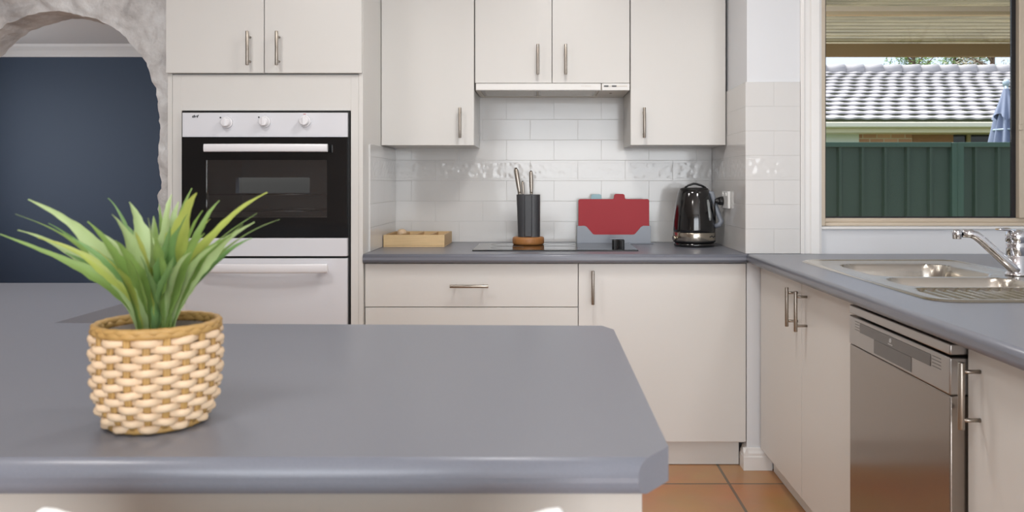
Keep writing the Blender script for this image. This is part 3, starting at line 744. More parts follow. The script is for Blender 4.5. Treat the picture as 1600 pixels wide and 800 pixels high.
for k, nm in (('rim', 'rim'), ('bowl1', 'bowl'), ('bowl2', 'bowl'), ('drainer', 'drainer')):
    idx = {}; vs = []; fs = []
    for i, j in reg[k]:
        f = []
        for a, b in ((i, j), (i+1, j), (i+1, j+1), (i, j+1)):
            if (a, b) not in idx:
                x, y = xs[a], ys[b]; e = rr(x, y, sx0, sx1, sy0, sy1, .07)
                if e > 0:
                    g = Vector((x-1.18, y-2.34)); h = .002
                    nxv = Vector((rr(x+h, y, sx0, sx1, sy0, sy1, .07)-e, rr(x, y+h, sx0, sx1, sy0, sy1, .07)-e)); nxv.normalize(); x -= nxv.x*e; y -= nxv.y*e
                idx[(a, b)] = len(vs); vs.append((x, y, sink_z(x, y)))
            f.append(idx[(a, b)])
        fs.append(tuple(f))
    mb = MB(); mb.add(vs, fs, 0, True); mb.build(nm, M['sink'], t)
for b in (BW1, BW2):
    c = ((b[0]+b[1])/2, (b[2]+b[3])/2, ZC-b[5]+.0005)
    mb = MB(); mb.lathe([(0, .0005), (.012, .0005), (.03, .003), (.036, .002), (.037, .0004)], c, 28); mb.build('waste', M['chrome'], t)

# ------------------------------------------------------------------ tap
tx, ty = 1.40, 2.36; tz = ZC+.0034
t = thing('mixer_tap', 'chrome single lever mixer tap behind the sink bowls', 'tap', (tx, ty, tz))
mb = MB(); mb.lathe([(.030, 0), (.030, .004), (.0265, .008), (.026, .012), (.026, .055), (.0245, .057), (.0245, .060), (.0265, .062), (.0265, .094), (.025, .098), (0, .098)], (tx, ty, tz), 36); mb.build('body', M['chrome'], t)
mb = MB(); mb.lathe([(.0, .0985), (.0265, .0985), (.0285, .100), (.0285, .118), (.026, .128), (.018, .133), (0, .134)], (tx, ty, tz), 36)
mb.build('cartridge_cap', M['chrome'], t)
mb = MB()
mb.sweep([(tx-.01, ty, tz+.131), (tx-.03, ty-.006, tz+.136), (tx-.055, ty-.013, tz+.137), (tx-.066, ty-.016, tz+.137)], [.016, .014, .010, .007], 14, flat=.35, up=(0, 1, 0)); mb.build('lever', M['chrome'], t)
mb = MB()
tipx, tipz = X(1509, ty-.02), Z(365, ty-.02)
mb.sweep([(tx-.008, ty-.016, tz+.014), (tx-.020, ty-.018, tz+.022), (tx-.05, ty-.02, tz+.048), (tipx+.046, ty-.02, tipz-.018), (tipx+.030, ty-.02, tipz-.006), (tipx+.014, ty-.02, tipz), (tipx-.012, ty-.02, tipz)],
         [.013, .014, .014, .0135, .013, .0125, .0115], 18)
mb.build('spout', M['chrome'], t)
mb = MB(); ax_ = tipx-.026
mb.lathe([(.0, .012), (.009, .011), (.0135, .006), (.0135, -.004), (.0125, -.006), (.0125, -.013), (.0115, -.0155), (0, -.0155)], (ax_, ty-.02, tipz), 24); mb.build('aerator', M['chrome'], t)

# ================================================================== HOB AND THINGS ON THE COOKTOP BENCH
hx0, hx1, hy0, hy1 = -.298, .380, 3.235, 3.612
t = thing('ceramic_hob', 'black glass ceramic hob set in the back worktop', 'hob', ((hx0+hx1)/2, (hy0+hy1)/2, ZC))
mb = MB(); mb.box(hx0, hx1, hy0, hy1, ZC+.0004, ZC+.0052, .0015); hg = mb.build('glass_top', M['hobglass'], t)
HZ = ZC+.0052
mb = MB()
for cx_, cy_, r_ in ((-.16, 3.515, .08), (.06, 3.515, .07), (-.16, 3.34, .07), (.06, 3.34, .08)):
    mb = MB(); mb.sweep([(cx_+r_*math.cos(a), cy_+r_*math.sin(a), HZ) for a in [i*math.pi/24 for i in range(48)]], .0006, 4, closed=True); mb.build('zone_marking', M['dwdark'], t)
kc = (X(966, 3.44), 3.44, HZ+.0002)
mb = MB(); n = 40; prof = []
rv = lambda j: .0255+(.0014 if j % 2 else -.0014)
ring = lambda z, s=1: [(kc[0]+rv(j)*s*math.cos(2*math.pi*j/n), kc[1]+rv(j)*s*math.sin(2*math.pi*j/n), kc[2]+z) for j in range(n)]
vs = ring(0)+ring(.024)+ring(.028, .92); fs = [tuple(range(n-1, -1, -1))]
for a in (0, 1): fs += [(a*n+j, a*n+(j+1) % n, (a+1)*n+(j+1) % n, (a+1)*n+j) for j in range(n)]
fs.append(tuple(range(2*n, 3*n)))
mb.add(vs, fs); kb = mb.build('control_knob', M['satinblack'], t)
mb = MB(); mb.slab([(kc[0]-.036, kc[1]-.006), (kc[0]+.022, kc[1]-.009), (kc[0]+.022, kc[1]+.009), (kc[0]-.036, kc[1]+.006)], kc[2]+.0282, kc[2]+.035, .002, 2); mb.build('pointer', M['tray'], kb)

# knife block
kx, ky = X(825.5, 3.53), 3.53
t = thing('knife_block', 'charcoal knife block on a round wooden base standing on the hob', 'knife block', (kx, ky, HZ))
kz = HZ+.0003
mb = MB(); mb.lathe([(.064, 0), (.069, .003), (.0705, .010), (.0705, .024), (.069, .031), (.064, .034), (0, .034)], (kx, ky, kz), 44); mb.build('wooden_base', M['cork'], t)
mb = MB(); bz0, bz1 = kz+.0343, Z(304, ky)
bl, br_ = X(807, ky), X(844, ky); bcx = (bl+br_)/2; bw = (br_-bl)/2
def blk(u, v):
    a = u*2*math.pi; ca, sa = math.cos(a), math.sin(a)
    ex = (abs(ca)**.55)*(1 if ca > 0 else -1); ey = (abs(sa)**.75)*(1 if sa > 0 else -1)
    return (bcx+(.003*(1-v))+ex*bw*(.94+.06*v), ky+ey*.040, bz0+(bz1-bz0)*v)
mb.grid(blk, 48, 6)
n = 48; mb.add([blk(j/n, 1) for j in range(n)], [tuple(range(n))])
mb.box(bcx-.0165, bcx+.0175, ky-.0445, ky-.036, bz0+.001, bz1-.001, .004)
mb.build('block_body', M['charcoal'], t)
def knife(label, a, b, w, dp):
    o = thing('kitchen_knife', label, 'knife', (a[0], a[1], bz1), 'knives standing in the charcoal block')
    A = Vector(a); B = Vector(b); mb = MB()
    pts = [A.lerp(B, k) for k in (0, .12, .35, .7, .9, 1)]
    mb.sweep(pts, [w*.8, w*.85, w, w*1.05, w*.95, w*.45], 14, flat=dp, up=(1, 0, 0)); mb.build('handle', M['nickel'], o)
    mb = MB(); d = (B-A).normalized(); s = d.cross(Vector((0, 1, 0))).normalized(); q = A+d*.0004
    mb.cyl(q-d*.0001, q+d*.004, w*.9, 12); mb.build('bolster', M['steel'], o)
knife('thick dark steel knife handle leaning left in the block', (X(812.3, ky), ky, bz1+.0006), (X(805.8, ky), ky+.004, Z(262, ky)), .0100, .7)
knife('shortest steel knife handle in the middle of the block', (X(817.5, ky), ky+.014, bz1+.0006), (X(816.3, ky), ky+.016, Z(283, ky)), .0062, .7)
knife('slim upright steel knife handle on the right of the block', (X(830.3, ky), ky, bz1+.0006), (X(829.6, ky), ky, Z(266.5, ky)), .0082, .7)

# cutting boards in their stand
sxa, sxb = X(901.5, 3.64), X(1016, 3.64); sya, syb = 3.622, 3.695
zst, zlow = Z(353, 3.63), Z(366.5, 3.63)
bt_ = ZC+.0006
mb = MB()
sw = sxb-sxa
o_ = [(sxa, bt_+.004), (sxb, bt_+.004), (sxb, zst), (sxb-.034, zst+.001), (sxb-.044, zst-.004), (sxb-.072, zlow+.003), (sxb-.08, zlow), (sxa+.08, zlow), (sxa+.072, zlow+.003), (sxa+.044, zst-.004), (sxa+.034, zst+.001), (sxa, zst)]
mb.prism(o_, 'Y', sya, sya+.004)
mb.box(sxa, sxb, sya+.004, syb, bt_+.002, bt_+.006); mb.box(sxa, sxa+.004, sya+.004, syb, bt_+.006, zst); mb.box(sxb-.004, sxb, sya+.004, syb, bt_+.006, zst)
mb.box(sxa-.012, sxb+.012, sya-.004, syb+.002, bt_, bt_+.0035, .001)
tag(mb.build('board_stand', M['tray']), 'grey plastic stand holding the chopping boards against the tiles', 'stand')
def board(label, name, m, y, x0, x1, zt, ta, tb, ztab):
    mb = MB(); z0 = bt_+.0068; r = .006
    p = [(x0+r, z0), (x1-r, z0), (x1, z0+r), (x1, zt-r), (x1-r, zt), (tb+.006, zt), (tb+.002, zt+.004), (tb, ztab-.004), (tb-.006, ztab), (ta+.006, ztab), (ta, ztab-.004), (ta-.002, zt+.004), (ta-.006, zt), (x0+r, zt), (x0, zt-r), (x0, z0+r)]
    mb.prism(p, 'Y', y, y+.0065, .001)
    tag(mb.build(name, m), label, 'chopping board', 'chopping boards in the grey stand')
bza = Z(311, 3.64)
board('red plastic chopping board with a tab at the front of the stand', 'chopping_board', M['red'], 3.630, sxa+.006, sxb-.006, bza, X(959.5, 3.64), X(975.5, 3.64), Z(303, 3.64))
board('pale blue plastic chopping board mostly hidden behind the red board', 'chopping_board', M['teal'], 3.662, sxa+.007, sxb-.007, Z(312, 3.66), X(924, 3.66), X(939.5, 3.66), Z(303.5, 3.66))

# wooden cutlery tray
t = thing('wooden_tray', 'pale bamboo tray with compartments at the left end of the bench', 'tray', (-.57, 3.58, ZC))
ta, tb, tc_, td, tz0, tz1 = -.702, -.437, 3.44, 3.715, ZC+.0006, .901
mb = MB(); mb.box(ta, tb, tc_, td, tz0, tz0+.006); mb.build('tray_floor', M['wood'], t)
mb = MB(); mb.box(ta, tb, tc_, tc_+.011, tz0+.0063, tz1, .001); mb.build('front_wall', M['wood'], t)
mb = MB(); mb.box(ta, tb, td-.011, td, tz0+.0063, tz1, .001); mb.build('back_wall', M['wood'], t)
for a in (ta, tb-.011): mb = MB(); mb.box(a, a+.011, tc_+.0113, td-.0113, tz0+.0063, tz1, .001); mb.build('side_wall', M['woodside'], t)
for k in (1, 2, 3):
    xx = ta+(tb-ta)*k/4; mb = MB(); mb.box(xx-.004, xx+.004, tc_+.0113, td-.0113, tz0+.0063, tz1-.002, .001); mb.build('divider', M['woodside'], t)
mb = MB(); c = (X(628, 3.6), 3.60, tz0+.0066); mb.lathe([(.010, 0), (.017, .004), (.020, .018), (.018, .036), (.021, .042), (.019, .056), (.010, .062), (0, .063)], c, 20)
tag(mb.build('bottle_stopper', M['rattan']), 'small pale pinkish round item poking out of the bamboo tray', 'stopper')

# kettle
qx, qy = X(1085, 3.49), 3.495; qz = ZC+.0006
t = thing('electric_kettle', 'glossy black electric kettle with steel band in the bench corner', 'kettle', (qx, qy, qz))
mb = MB(); mb.lathe([(.082, 0), (.088, .002), (.090, .008), (.088, .016), (.082, .018), (0, .018)], (qx, qy, qz), 48); pb = mb.build('power_base', M['kettle'], t)
mb = MB(); mb.lathe([(.080, .0185), (.091, .0195), (.0925, .024), (0.0925, .0262)], (qx, qy, qz), 48); mb.build('foot_ring', M['satinblack'], t)
mb = MB(); mb.lathe([(.0922, .0264), (.0930, .028), (.0930, .060), (.0920, .0625), (.085, .0627)], (qx, qy, qz), 48); bd = mb.build('steel_band', M['kettlesteel'], t)
mb = MB(); mb.lathe([(.085, .063), (.0922, .0635), (.0924, .075), (.0900, .11), (.0850, .15), (.0780, .195), (.0705, .232), (.066, .246), (.063, .2475)], (qx, qy, qz), 56); bo = mb.build('body', M['kettle'], t)
mb = MB(); mb.lathe([(.0625, .2478), (.0625, .250), (.058, .2545), (.045, .257), (0, .2575)], (qx, qy, qz), 44)
ld = mb.build('lid', M['satinblack'], t)
mb = MB(); mb.sweep([(qx-.043, qy-.01, qz+.2555), (qx-.030, qy-.014, qz+.266), (qx-.006, qy-.016, qz+.274), (qx+.004, qy-.016, qz+.274), (qx+.030, qy-.014, qz+.266), (qx+.048, qy-.01, qz+.2555)], .0046, 10, flat=1.6); mb.build('lid_handle', M['satinblack'], ld)
# handle: loop on the right, front leaning
mb = MB(); hp = [(.055, -.02, .236), (.072, -.028, .232), (.080, -.03, .205), (.092, -.03, .165), (.104, -.03, .130), (.112, -.03, .112), (.104, -.03, .095), (.086, -.026, .088)]
mb.sweep([(qx+a, qy+b, qz+c) for a, b, c in hp], [.010, .0115, .0105, .0105, .0115, .0125, .0115, .010], 14, flat=1.25); mb.build('handle', M['tray'], t)
mb = MB()
def rad(z):
    P_ = [(.063, .0922), (.075, .0924), (.11, .0900), (.15, .0850), (.195, .0780), (.232, .0705)]
    for (a, b), (c, d) in zip(P_, P_[1:]):
        if a <= z <= c: return b+(d-b)*(z-a)/(c-a)
    return .09
a0 = R(-52)
mb.sweep([(qx+(rad(z)+.0005)*math.cos(a0), qy+(rad(z)+.0005)*math.sin(a0), qz+z) for z in (.115, .13, .15, .17, .19, .205)], [.005, .0075, .0075, .0075, .0075, .005], 12, flat=.6); mb.build('water_gauge', M['gauge'], bo)
mb = MB(); a0 = R(-86)                                                   # spout on the far left
mb.cyl((qx-.089, qy-.03, qz+.037), (qx-.098, qy-.034, qz+.037), .011, 18, bev=.002); mb.build('dial', M['kettlesteel'], bd)
mb = MB()
for i, (dz, ln) in enumerate(((.0, .010), (.004, .007), (-.004, .008), (.001, .006))):
    a = R(-56+i*7); mb.box(0, 0, 0, 0, 0, 0) if False else None
    p = Vector((qx+.0933*math.cos(a), qy+.0933*math.sin(a), qz+.045+dz)); q = Vector((qx+.0933*math.cos(a+R(6)), qy+.0933*math.sin(a+R(6)), qz+.045+dz*.2))
    mb.sweep([p, p.lerp(q, .5)+Vector((0, -.0003, 0)), q], [.0012, .0028, .0014], 8)
mb.build('logo', M['letter'], bd)
# socket with the kettle's plug
pw = .7853; oc = (pw, 3.415, Z(312, 3.42))
t2 = thing('power_outlet', 'white wall power point with switch on the tiles by the kettle', 'power outlet', (pw, oc[1], oc[2]-.036))
mb = MB(); mb.box(pw-.013, pw-.0004, oc[1]-.058, oc[1]+.058, oc[2]-.037, oc[2]+.037, .003); mb.build('plate', M['plastic'], t2)
for dy in (-.03, .03):
    mb = MB(); mb.box(pw-.017, pw-.0132, oc[1]+dy-.006, oc[1]+dy+.006, oc[2]+.016, oc[2]+.030, .001); mb.build('switch', M['plastic'], t2)
mb = MB(); pc = Vector((pw-.0135, oc[1]+.03, oc[2]-.006))
mb.cyl(pc, pc+Vector((-.018, 0, 0)), .019, 20, .018, bev=.003); mb.cyl(pc+Vector((-.018, 0, 0)), pc+Vector((-.036, 0, 0)), .016, 18, .009, bev=.002); mb.build('plug', M['satinblack'], t)
mb = MB(); mb.sweep([pc+Vector((-.034, 0, -.004)), pc+Vector((-.036, .005, -.03)), pc+Vector((-.03, .02, -.08)), (qx+.105, qy+.07, qz+.06), (qx+.098, qy+.07, qz+.012), (qx+.075, qy+.055, qz+.006)], .0032, 8); mb.build('cord', M['satinblack'], t)

# ================================================================== POT PLANT
pc = Vector((X(247, .915), .915, ZC+.0005))
t = thing('potted_plant', 'leafy green artificial plant in a woven rattan pot on the peninsula', 'plant', pc)
HP = .111
def pr(v):
    P_ = [(0, .0475), (.1, .0535), (.25, .0600), (.5, .0636), (.75, .0645), (1, .0640)]
    for (a, b), (c, d) in zip(P_, P_[1:]):
        if a <= v <= c: return b+(d-b)*(v-a)/(c-a)
    return P_[-1][1]
NS = 20; rows = 13
mb = MB()
for r_ in range(rows):
    path = []; v = .06+.86*r_/(rows-1); n = 160
    for i in range(n):
        a = 2*math.pi*i/n; rr_ = pr(v)+.0046*math.cos(NS/2*a+math.pi*r_+.4)
        jz = .0016*noise.noise(Vector((math.cos(a)*3, math.sin(a)*3, r_*5)))
        path.append((pc.x+rr_*math.cos(a), pc.y+rr_*math.sin(a), pc.z+v*HP+jz))
    mb.sweep(path, .0045, 8, closed=True, up=(0, 0, 1), flat=.6)
mb.build('basket_weave', M['rattan'], t)
mb = MB()
for k in range(NS):
    a = (2*math.pi*k-.4*2)/NS
    for off in (-.011, .011):
        mb.sweep([(pc.x+pr(v)*math.cos(a+off*2), pc.y+pr(v)*math.sin(a+off*2), pc.z+v*HP) for v in (.01, .2, .4, .6, .8, .985)], .0026, 7)
mb.build('basket_stakes', M['rattan2'], t)
mb = MB(); n = 96
for k, (dz, ra) in enumerate(((-.001, .0045), (.003, .004))):
    mb.sweep([(pc.x+(pr(1)+.0012*math.cos(24*2*math.pi*i/n+k*3))*math.cos(2*math.pi*i/n), pc.y+(pr(1)+.0012*math.cos(24*2*math.pi*i/n+k*3))*math.sin(2*math.pi*i/n), pc.z+HP+dz) for i in range(n)], ra, 8, closed=True, up=(0, 0, 1))
mb.build('basket_rim', M['rattan2'], t)
mb = MB(); mb.sweep([(pc.x+.0485*math.cos(2*math.pi*i/n), pc.y+.0485*math.sin(2*math.pi*i/n), pc.z+.0045) for i in range(n)], .0044, 8, closed=True, up=(0, 0, 1)); mb.build('basket_foot', M['rattan2'], t)
mb = MB(); mb.lathe([(.0, .003), (.042, .003), (.0475, .012), (.0535, .04), (.058, HP-.004), (.056, HP-.004), (.0545, HP-.016), (.0, HP-.014)], pc, 40); mb.build('liner', M['liner'], t)

base_z = pc.z+HP-.018
def leaf(tip, w, m, bend=.5, roll=0., seed=0, wide=.58):
    rnd = random.Random(seed)
    T = Vector(tip); dirx = T-Vector((pc.x, pc.y, base_z)); hor = Vector((dirx.x, dirx.y, 0))
    ba = math.atan2(hor.y, hor.x)+rnd.uniform(-.6, .6); br__ = rnd.uniform(.004, .019)
    B = Vector((pc.x+br__*math.cos(ba), pc.y+br__*math.sin(ba)*.8, base_z))
    hgt = T.z-base_z
    P1 = B+Vector((hor.x*.05, hor.y*.05, max(.045, hgt*.42)))
    P2 = Vector((pc.x+hor.x*bend*.92, pc.y+hor.y*bend*.92, base_z+hgt*(.76+.12*(1-bend))))
    def bz(s): return B*(1-s)**3+P1*3*s*(1-s)**2+P2*3*s*s*(1-s)+T*s**3
    n = 40; vs = []; fs = []
    vdir = Vector((-pc.x, -pc.y, .25)).normalized()
    wob = rnd.uniform(0, 6); w2 = rnd.uniform(0, 6); side_ = Vector((rnd.uniform(-1, 1), rnd.uniform(-1, 1), 0))
    for i in range(n+1):
        s = i/n; tg = (bz(min(1, s+.01))-bz(max(0, s-.01))).normalized()
        p = bz(s)+side_*.0035*math.sin(s*4+wob)*s+Vector((0, 0, .0022*math.sin(s*9+w2)*s))
        outw = hor.normalized() if hor.length > 1e-4 else Vector((0, -1, 0))
        nrm = (vdir*.75+Vector((0, 0, .4))-outw*.25); nrm = (nrm-tg*nrm.dot(tg)).normalized()
        sd = tg.cross(nrm).normalized()
        sd = (Matrix.Rotation(roll+.55*math.sin(s*3.4+wob), 3, tg) @ sd); nn = sd.cross(tg).normalized()
        # narrow stalk, widest a little past the middle, long ragged point
        if s < wide: q = s/wide; pf = .30+.70*(q*q*(3-2*q))
        else: q = (s-wide)/(1-wide); pf = (1-q)**.9*(1-.28*math.sin(math.pi*q))
        rag = lambda ph: 1+.09*math.sin(s*19+ph)+.07*math.sin(s*43+ph*2.1)+.05*math.sin(s*71+ph*.7)
        for f_, h_ in ((-1, .26), (-.5, .08), (0, -.05), (.5, .08), (1, .26)):
            k = max(w*pf, .0007)*(rag(wob) if f_ < 0 else rag(w2))
            vs.append(p+sd*k*f_+nn*k*h_)
    for i in range(n):
        for k in range(4): fs.append((i*5+k, i*5+k+1, (i+1)*5+k+1, (i+1)*5+k))
    mb = MB(); mb.add(vs, fs, 0, True)
    mb.build('leaf', m, t)
tips = [ # px, py, nearer(-)/farther(+), half width, material, bend
 (44, 309, .00, .0115, 'A', .62), (24, 332, -.02, .0075, 'B', .62), (32, 359, .03, .0065, 'A', .60), (0, 366, -.03, .0070, 'B', .62), (60, 370, -.05, .0065, 'D', .6),
 (166, 312, .04, .0055, 'C', .55), (204, 313, -.02, .0145, 'A', .60), (175, 335, -.05, .0105, 'A', .62), (131, 348, -.06, .0095, 'B', .60), (226, 343, -.07, .0085, 'A', .6),
 (264, 302, .01, .0115, 'A', .55), (300, 292, .05, .0055, 'B', .5), (313, 300, -.05, .0160, 'D', .62), (321, 332, -.02, .0075, 'B', .6), (346, 316, .02, .0070, 'B', .6),
 (415, 299, .00, .0080, 'D', .60), (402, 331, .03, .0065, 'B', .6), (399, 344, -.03, .0070, 'A', .62), (437, 341, .00, .0085, 'B', .60), (344, 350, .06, .0050, 'C', .6),
 (213, 366, -.08, .0110, 'D', .65), (268, 352, -.085, .0150, 'C', .7), (290, 335, -.075, .0140, 'C', .65), (244, 372, -.085, .012, 'B', .7), (178, 378, -.075, .011, 'B', .65),
 (318, 362, -.07, .0105, 'B', .65), (112, 372, -.04, .0085, 'C', .6), (362, 366, -.03, .0085, 'B', .6), (195, 345, .06, .009, 'C', .5), (240, 335, .07, .010, 'B', .5),
 (285, 330, .07, .009, 'C', .5), (380, 352, -.04, .0075, 'B', .62), (96, 340, .04, .0070, 'B', .6), (338, 378, -.06, .008, 'A', .62), (140, 388, -.06, .009, 'D', .62),
 (75, 352, .01, .0075, 'C', .62), (250, 322, .03, .0075, 'B', .5), (276, 318, .02, .0100, 'A', .52), (392, 372, .01, .0075, 'C', .64), (104, 392, .00, .0075, 'C', .64),
 (160, 360, .02, .0085, 'A', .58), (330, 345, .03, .0080, 'D', .58), (222, 398, -.088, .010, 'C', .7), (274, 400, -.088, .010, 'C', .7), (300, 392, -.08, .010, 'A', .68), (196, 404, -.08, .009, 'B', .68)]
for i, (px, py, dy, hw, mk, bn) in enumerate(tips):
    d = pc.y+dy
    leaf((X(px, d), d, Z(py, d)), hw, M['leaf'+mk], bn, .3*math.sin(i*2.3), i, .50+.12*((i*7) % 5)/4)

# ================================================================== WHITE CHAIR IN THE FOREGROUND
cy_ = .655; cl_, cr_ = X(47, cy_), X(897, cy_); cmx = (cl_+cr_)/2; hwid = (cr_-cl_)/2
t = thing('dining_chair', 'white moulded chair with dipping backrest at the bottom edge', 'chair', (cmx, .42, 0))
ztop = Z(781, cy_)
mb = MB(); pts = []
def topz(u):                                            # u -1..1 across the back
    a = abs(u); return ztop-.0035-.034*(1-min(1, (a/.93))**2)
ol = []
N_ = 40
for i in range(N_+1):
    u = -1+2*i/N_; x = cmx+hwid*u; z = topz(u)
    if abs(u) > .93: z -= .022*(1-math.sqrt(max(0, 1-((abs(u)-.93)/.07)**2)))
    ol.append((x, z))
th_ = .011
vs = []; rowsb = 16
for side in (0, 1):
    for j in range(rowsb+1):
        for (x, z) in ol:
            v = j/rowsb; zz = z+(.46-z)*v; u = (x-cmx)/hwid
            y = cy_-.05*v-.06*(1-u*u)*0+(.03*(u*u))*v*0
            x2 = cmx+(x-cmx)*(1-.10*v)
            vs.append((x2, y-.035*(u*u)*(-1)*0-(th_ if side else 0), zz))
W_ = N_+1; off = (rowsb+1)*W_; fs = []
for j in range(rowsb):
    for i in range(N_):
        a = j*W_+i; fs.append((a, a+1, a+W_+1, a+W_)); fs.append((off+a, off+a+W_, off+a+W_+1, off+a+1))
for i in range(N_): fs.append((i, off+i, off+i+1, i+1)); a = rowsb*W_+i; fs.append((a, a+1, off+a+1, off+a))
for j in range(rowsb): a = j*W_; fs.append((a, a+W_, off+a+W_, off+a)); a = j*W_+N_; fs.append((a, off+a, off+a+W_, a+W_))
v_, f_ = mb.add(vs, fs, 0, True)
bmesh.ops.recalc_face_normals(mb.bm, faces=mb.bm.faces)
ee = [e for e in mb.bm.edges if len(e.link_faces) == 2 and e.calc_face_angle() > 1.0]
r = bmesh.ops.bevel(mb.bm, geom=ee, offset=.003, segments=3, affect='EDGES', profile=.5, clamp_overlap=True)
for q in r['faces']: q.smooth = True
mb.build('backrest', M['chair'], t)
mb = MB(); mb.slab([(cmx-.20, .20), (cmx+.20, .20), (cmx+.19, .603), (cmx-.19, .603)], .445, .459, .006, 3); mb.build('seat', M['chair'], t)
for sx_ in (-1, 1):
    for yy, y2 in ((.24, .20), (.55, .60)):
        mb = MB(); mb.sweep([(cmx+sx_*.17, yy, .4445), (cmx+sx_*.20, y2, .001)], [.017, .012], 14); mb.build('leg', M['chair'], t)

# ================================================================== OUTSIDE THE WINDOW
GZ = -.25
mb = MB(); mb.box(-14, 30, YF+.3, 40, GZ-.1, GZ); mb.box(-1.0, 30, 3.9, YF+.3, GZ-.1, GZ); struct(mb.build('ground', M['lawn']), 'ground outside the house')
mb = MB(); mb.box(.96, 12, 3.29, YF+.45, GZ+.0005, GZ+.03); struct(mb.build('ground_bounce_slab', M['concrete']), 'unseen pale concrete slab added outside the window to bounce light')  # added pale slab, out of view, throws light up onto purlin, beam and fence
# fence
fd = 7.5; ftop = Z(222.5, fd)
t = thing('metal_fence', 'dark green ribbed steel fence between the two houses', 'fence', (6, fd, GZ))
posts = [X(1493, fd)-2.37*k for k in (2, 1, 0, -1, -2)]
def panel(xa, xb):
    prof = []; x = xa; step = X(1300+35.3, fd)-X(1300, fd)
    x0_ = X(1310, fd)-40*step; k = 0
    while x0_ < xa: x0_ += step
    cur = xa; prof.append((xa, 0))
    xx = x0_
    while xx < xb-.06:
        if xx > xa+.02: prof += [(xx-.018, 0), (xx-.004, -.030), (xx+.018, -.030), (xx+.030, 0)]
        xx += step
    prof.append((xb, 0))
    mb = MB(); n = len(prof)
    vs = [(p[0], fd+p[1], GZ+.05) for p in prof]+[(p[0], fd+p[1], ftop-.03) for p in prof]+[(p[0], fd+p[1]+.003, GZ+.05) for p in prof]+[(p[0], fd+p[1]+.003, ftop-.03) for p in prof]
    fs = [(i, i+1, n+i+1, n+i) for i in range(n-1)]+[(2*n+i, 3*n+i, 3*n+i+1, 2*n+i+1) for i in range(n-1)]
    mb.add(vs, fs); p = mb.build('panel', M['fence'], t)
    mb = MB(); mb.box(xa, xb, fd-.038, fd+.012, ftop-.045, ftop, .004); mb.build('top_rail', M['fencetop'], p)
    mb = MB(); mb.box(xa, xb, fd-.038, fd+.012, GZ+.0, GZ+.05, .004); mb.build('bottom_rail', M['fencetop'], p)
for a, b in zip(posts, posts[1:]): panel(a+.056, b-.056)
for p in posts:
    mb = MB()
    for s in (-1, 1): mb.slab([(p+s*.029-.026, fd-.045), (p+s*.029+.026, fd-.045), (p+s*.029+.026, fd+.02), (p+s*.029-.026, fd+.02)], GZ, ftop-.002, .004, 2)
    mb.box(p-.004, p+.004, fd-.049, fd-.045, GZ, ftop-.002)
    mb.build('post', M['fencetop'], t)
# patio cover
t = thing('patio_cover', 'bronze corrugated polycarbonate patio roof outside the window', 'patio roof', (4.5, 4.8, GZ))
pe, pi_ = 6.10, 3.35; zb0, zb1 = Z(88, pe), Z(68, pe)
def roofz(y): return zb1+.012+(pe+.1-y)*.125
mb = MB(); nyy = 460
def sh(u, v):
    y = pi_+(pe+.08-pi_)*v; return (1.0+8*u, y, roofz(y)+.009*math.cos(2*math.pi*y/.076))
mb.grid(sh, 1, nyy); mb.build('roof_sheet', M['sheet'], t)
mb = MB(); mb.box(1.0, 9.0, pe, pe+.05, zb0, zb1, .004); mb.build('outer_beam', M['beam'], t)
py_ = 5.2; mb = MB(); mb.box(1.0, 9.0, py_, py_+.05, Z(17.5, py_), Z(9, py_), .003); pu = mb.build('purlin', M['purlin'], t)
mb = MB(); mb.box(1.0, 9.0, py_+.004, py_+.05, Z(23, py_), Z(17.5, py_)-.0003, .003); mb.build('purlin_flange', M['soffit'], pu)
mb = MB(); mb.box(1.0, 9.0, 3.32, 3.37, roofz(3.35)-.16, roofz(3.35)-.02); mb.build('wall_plate', M['beam'], t)
for xx in (1.08, 8.9):
    mb = MB(); mb.box(xx-.045, xx+.045, pe-.09, pe-.001, GZ, zb1-.01, .004); mb.build('post', M['beam'], t)
# neighbour's house
hd = 13.5
t = thing('neighbour_house', 'neighbouring brick house with a pale grey tiled roof behind the fence', 'house', (7, 16, GZ))
xb0, xb1 = X(1340, hd), X(1425, hd); xb2 = X(1492, hd)
wt = 2.10
mb = MB(); mb.box(1.5, xb0, hd-.06, hd+.2, GZ, wt); mb.build('rendered_wall', M['render'], t)
mb = MB(); mb.box(xb0, xb1, hd, hd+.2, GZ, wt); mb.build('brick_wall', M['brick'], t)
mb = MB(); mb.box(xb1, xb2, hd+.05, hd+.2, GZ, wt); mb.box(xb2, 14, hd+.12, hd+.3, GZ, 1.0); mb.box(9.4, 14, hd+.05, hd+.2, 1.0, wt); mb.build('brown_brick_wall', M['brickdark'], t)
mb = MB(); mb.box(xb2, 9.4, hd+.06, hd+.11, 1.01, wt); wn = mb.build('window', M['black'], t)
mb = MB(); mb.box(xb2, 9.4, hd+.02, hd+.06, wt-.12, wt-.06); mb.box(xb2+.22, xb2+.28, hd+.02, hd+.06, 1.01, wt-.12); mb.build('window_frame', M['beam'], wn)
ed = 12.9; ze1 = Z(190.5, ed); ze0 = Z(199, ed)
mb = MB(); mb.box(1.3, 14.2, ed-.02, ed+.1, ze0, ze1, .02, 3); mb.build('gutter', M['gutter'], t)
mb = MB(); mb.box(1.3, 14.2, ed+.101, ed+.13, Z(207, ed+.1), ze1-.02); mb.box(1.3, 14.2, ed+.13, hd+.3, Z(207, ed+.1), Z(207, ed+.1)+.02); mb.build('fascia', M['soffit'], t)
rd = 17.0; zr = Z(112, rd); nr = 13
mb = MB(); per = .30; x0r, x1r = 1.2, 14.4; nxs = int((x1r-x0r)/per*8)
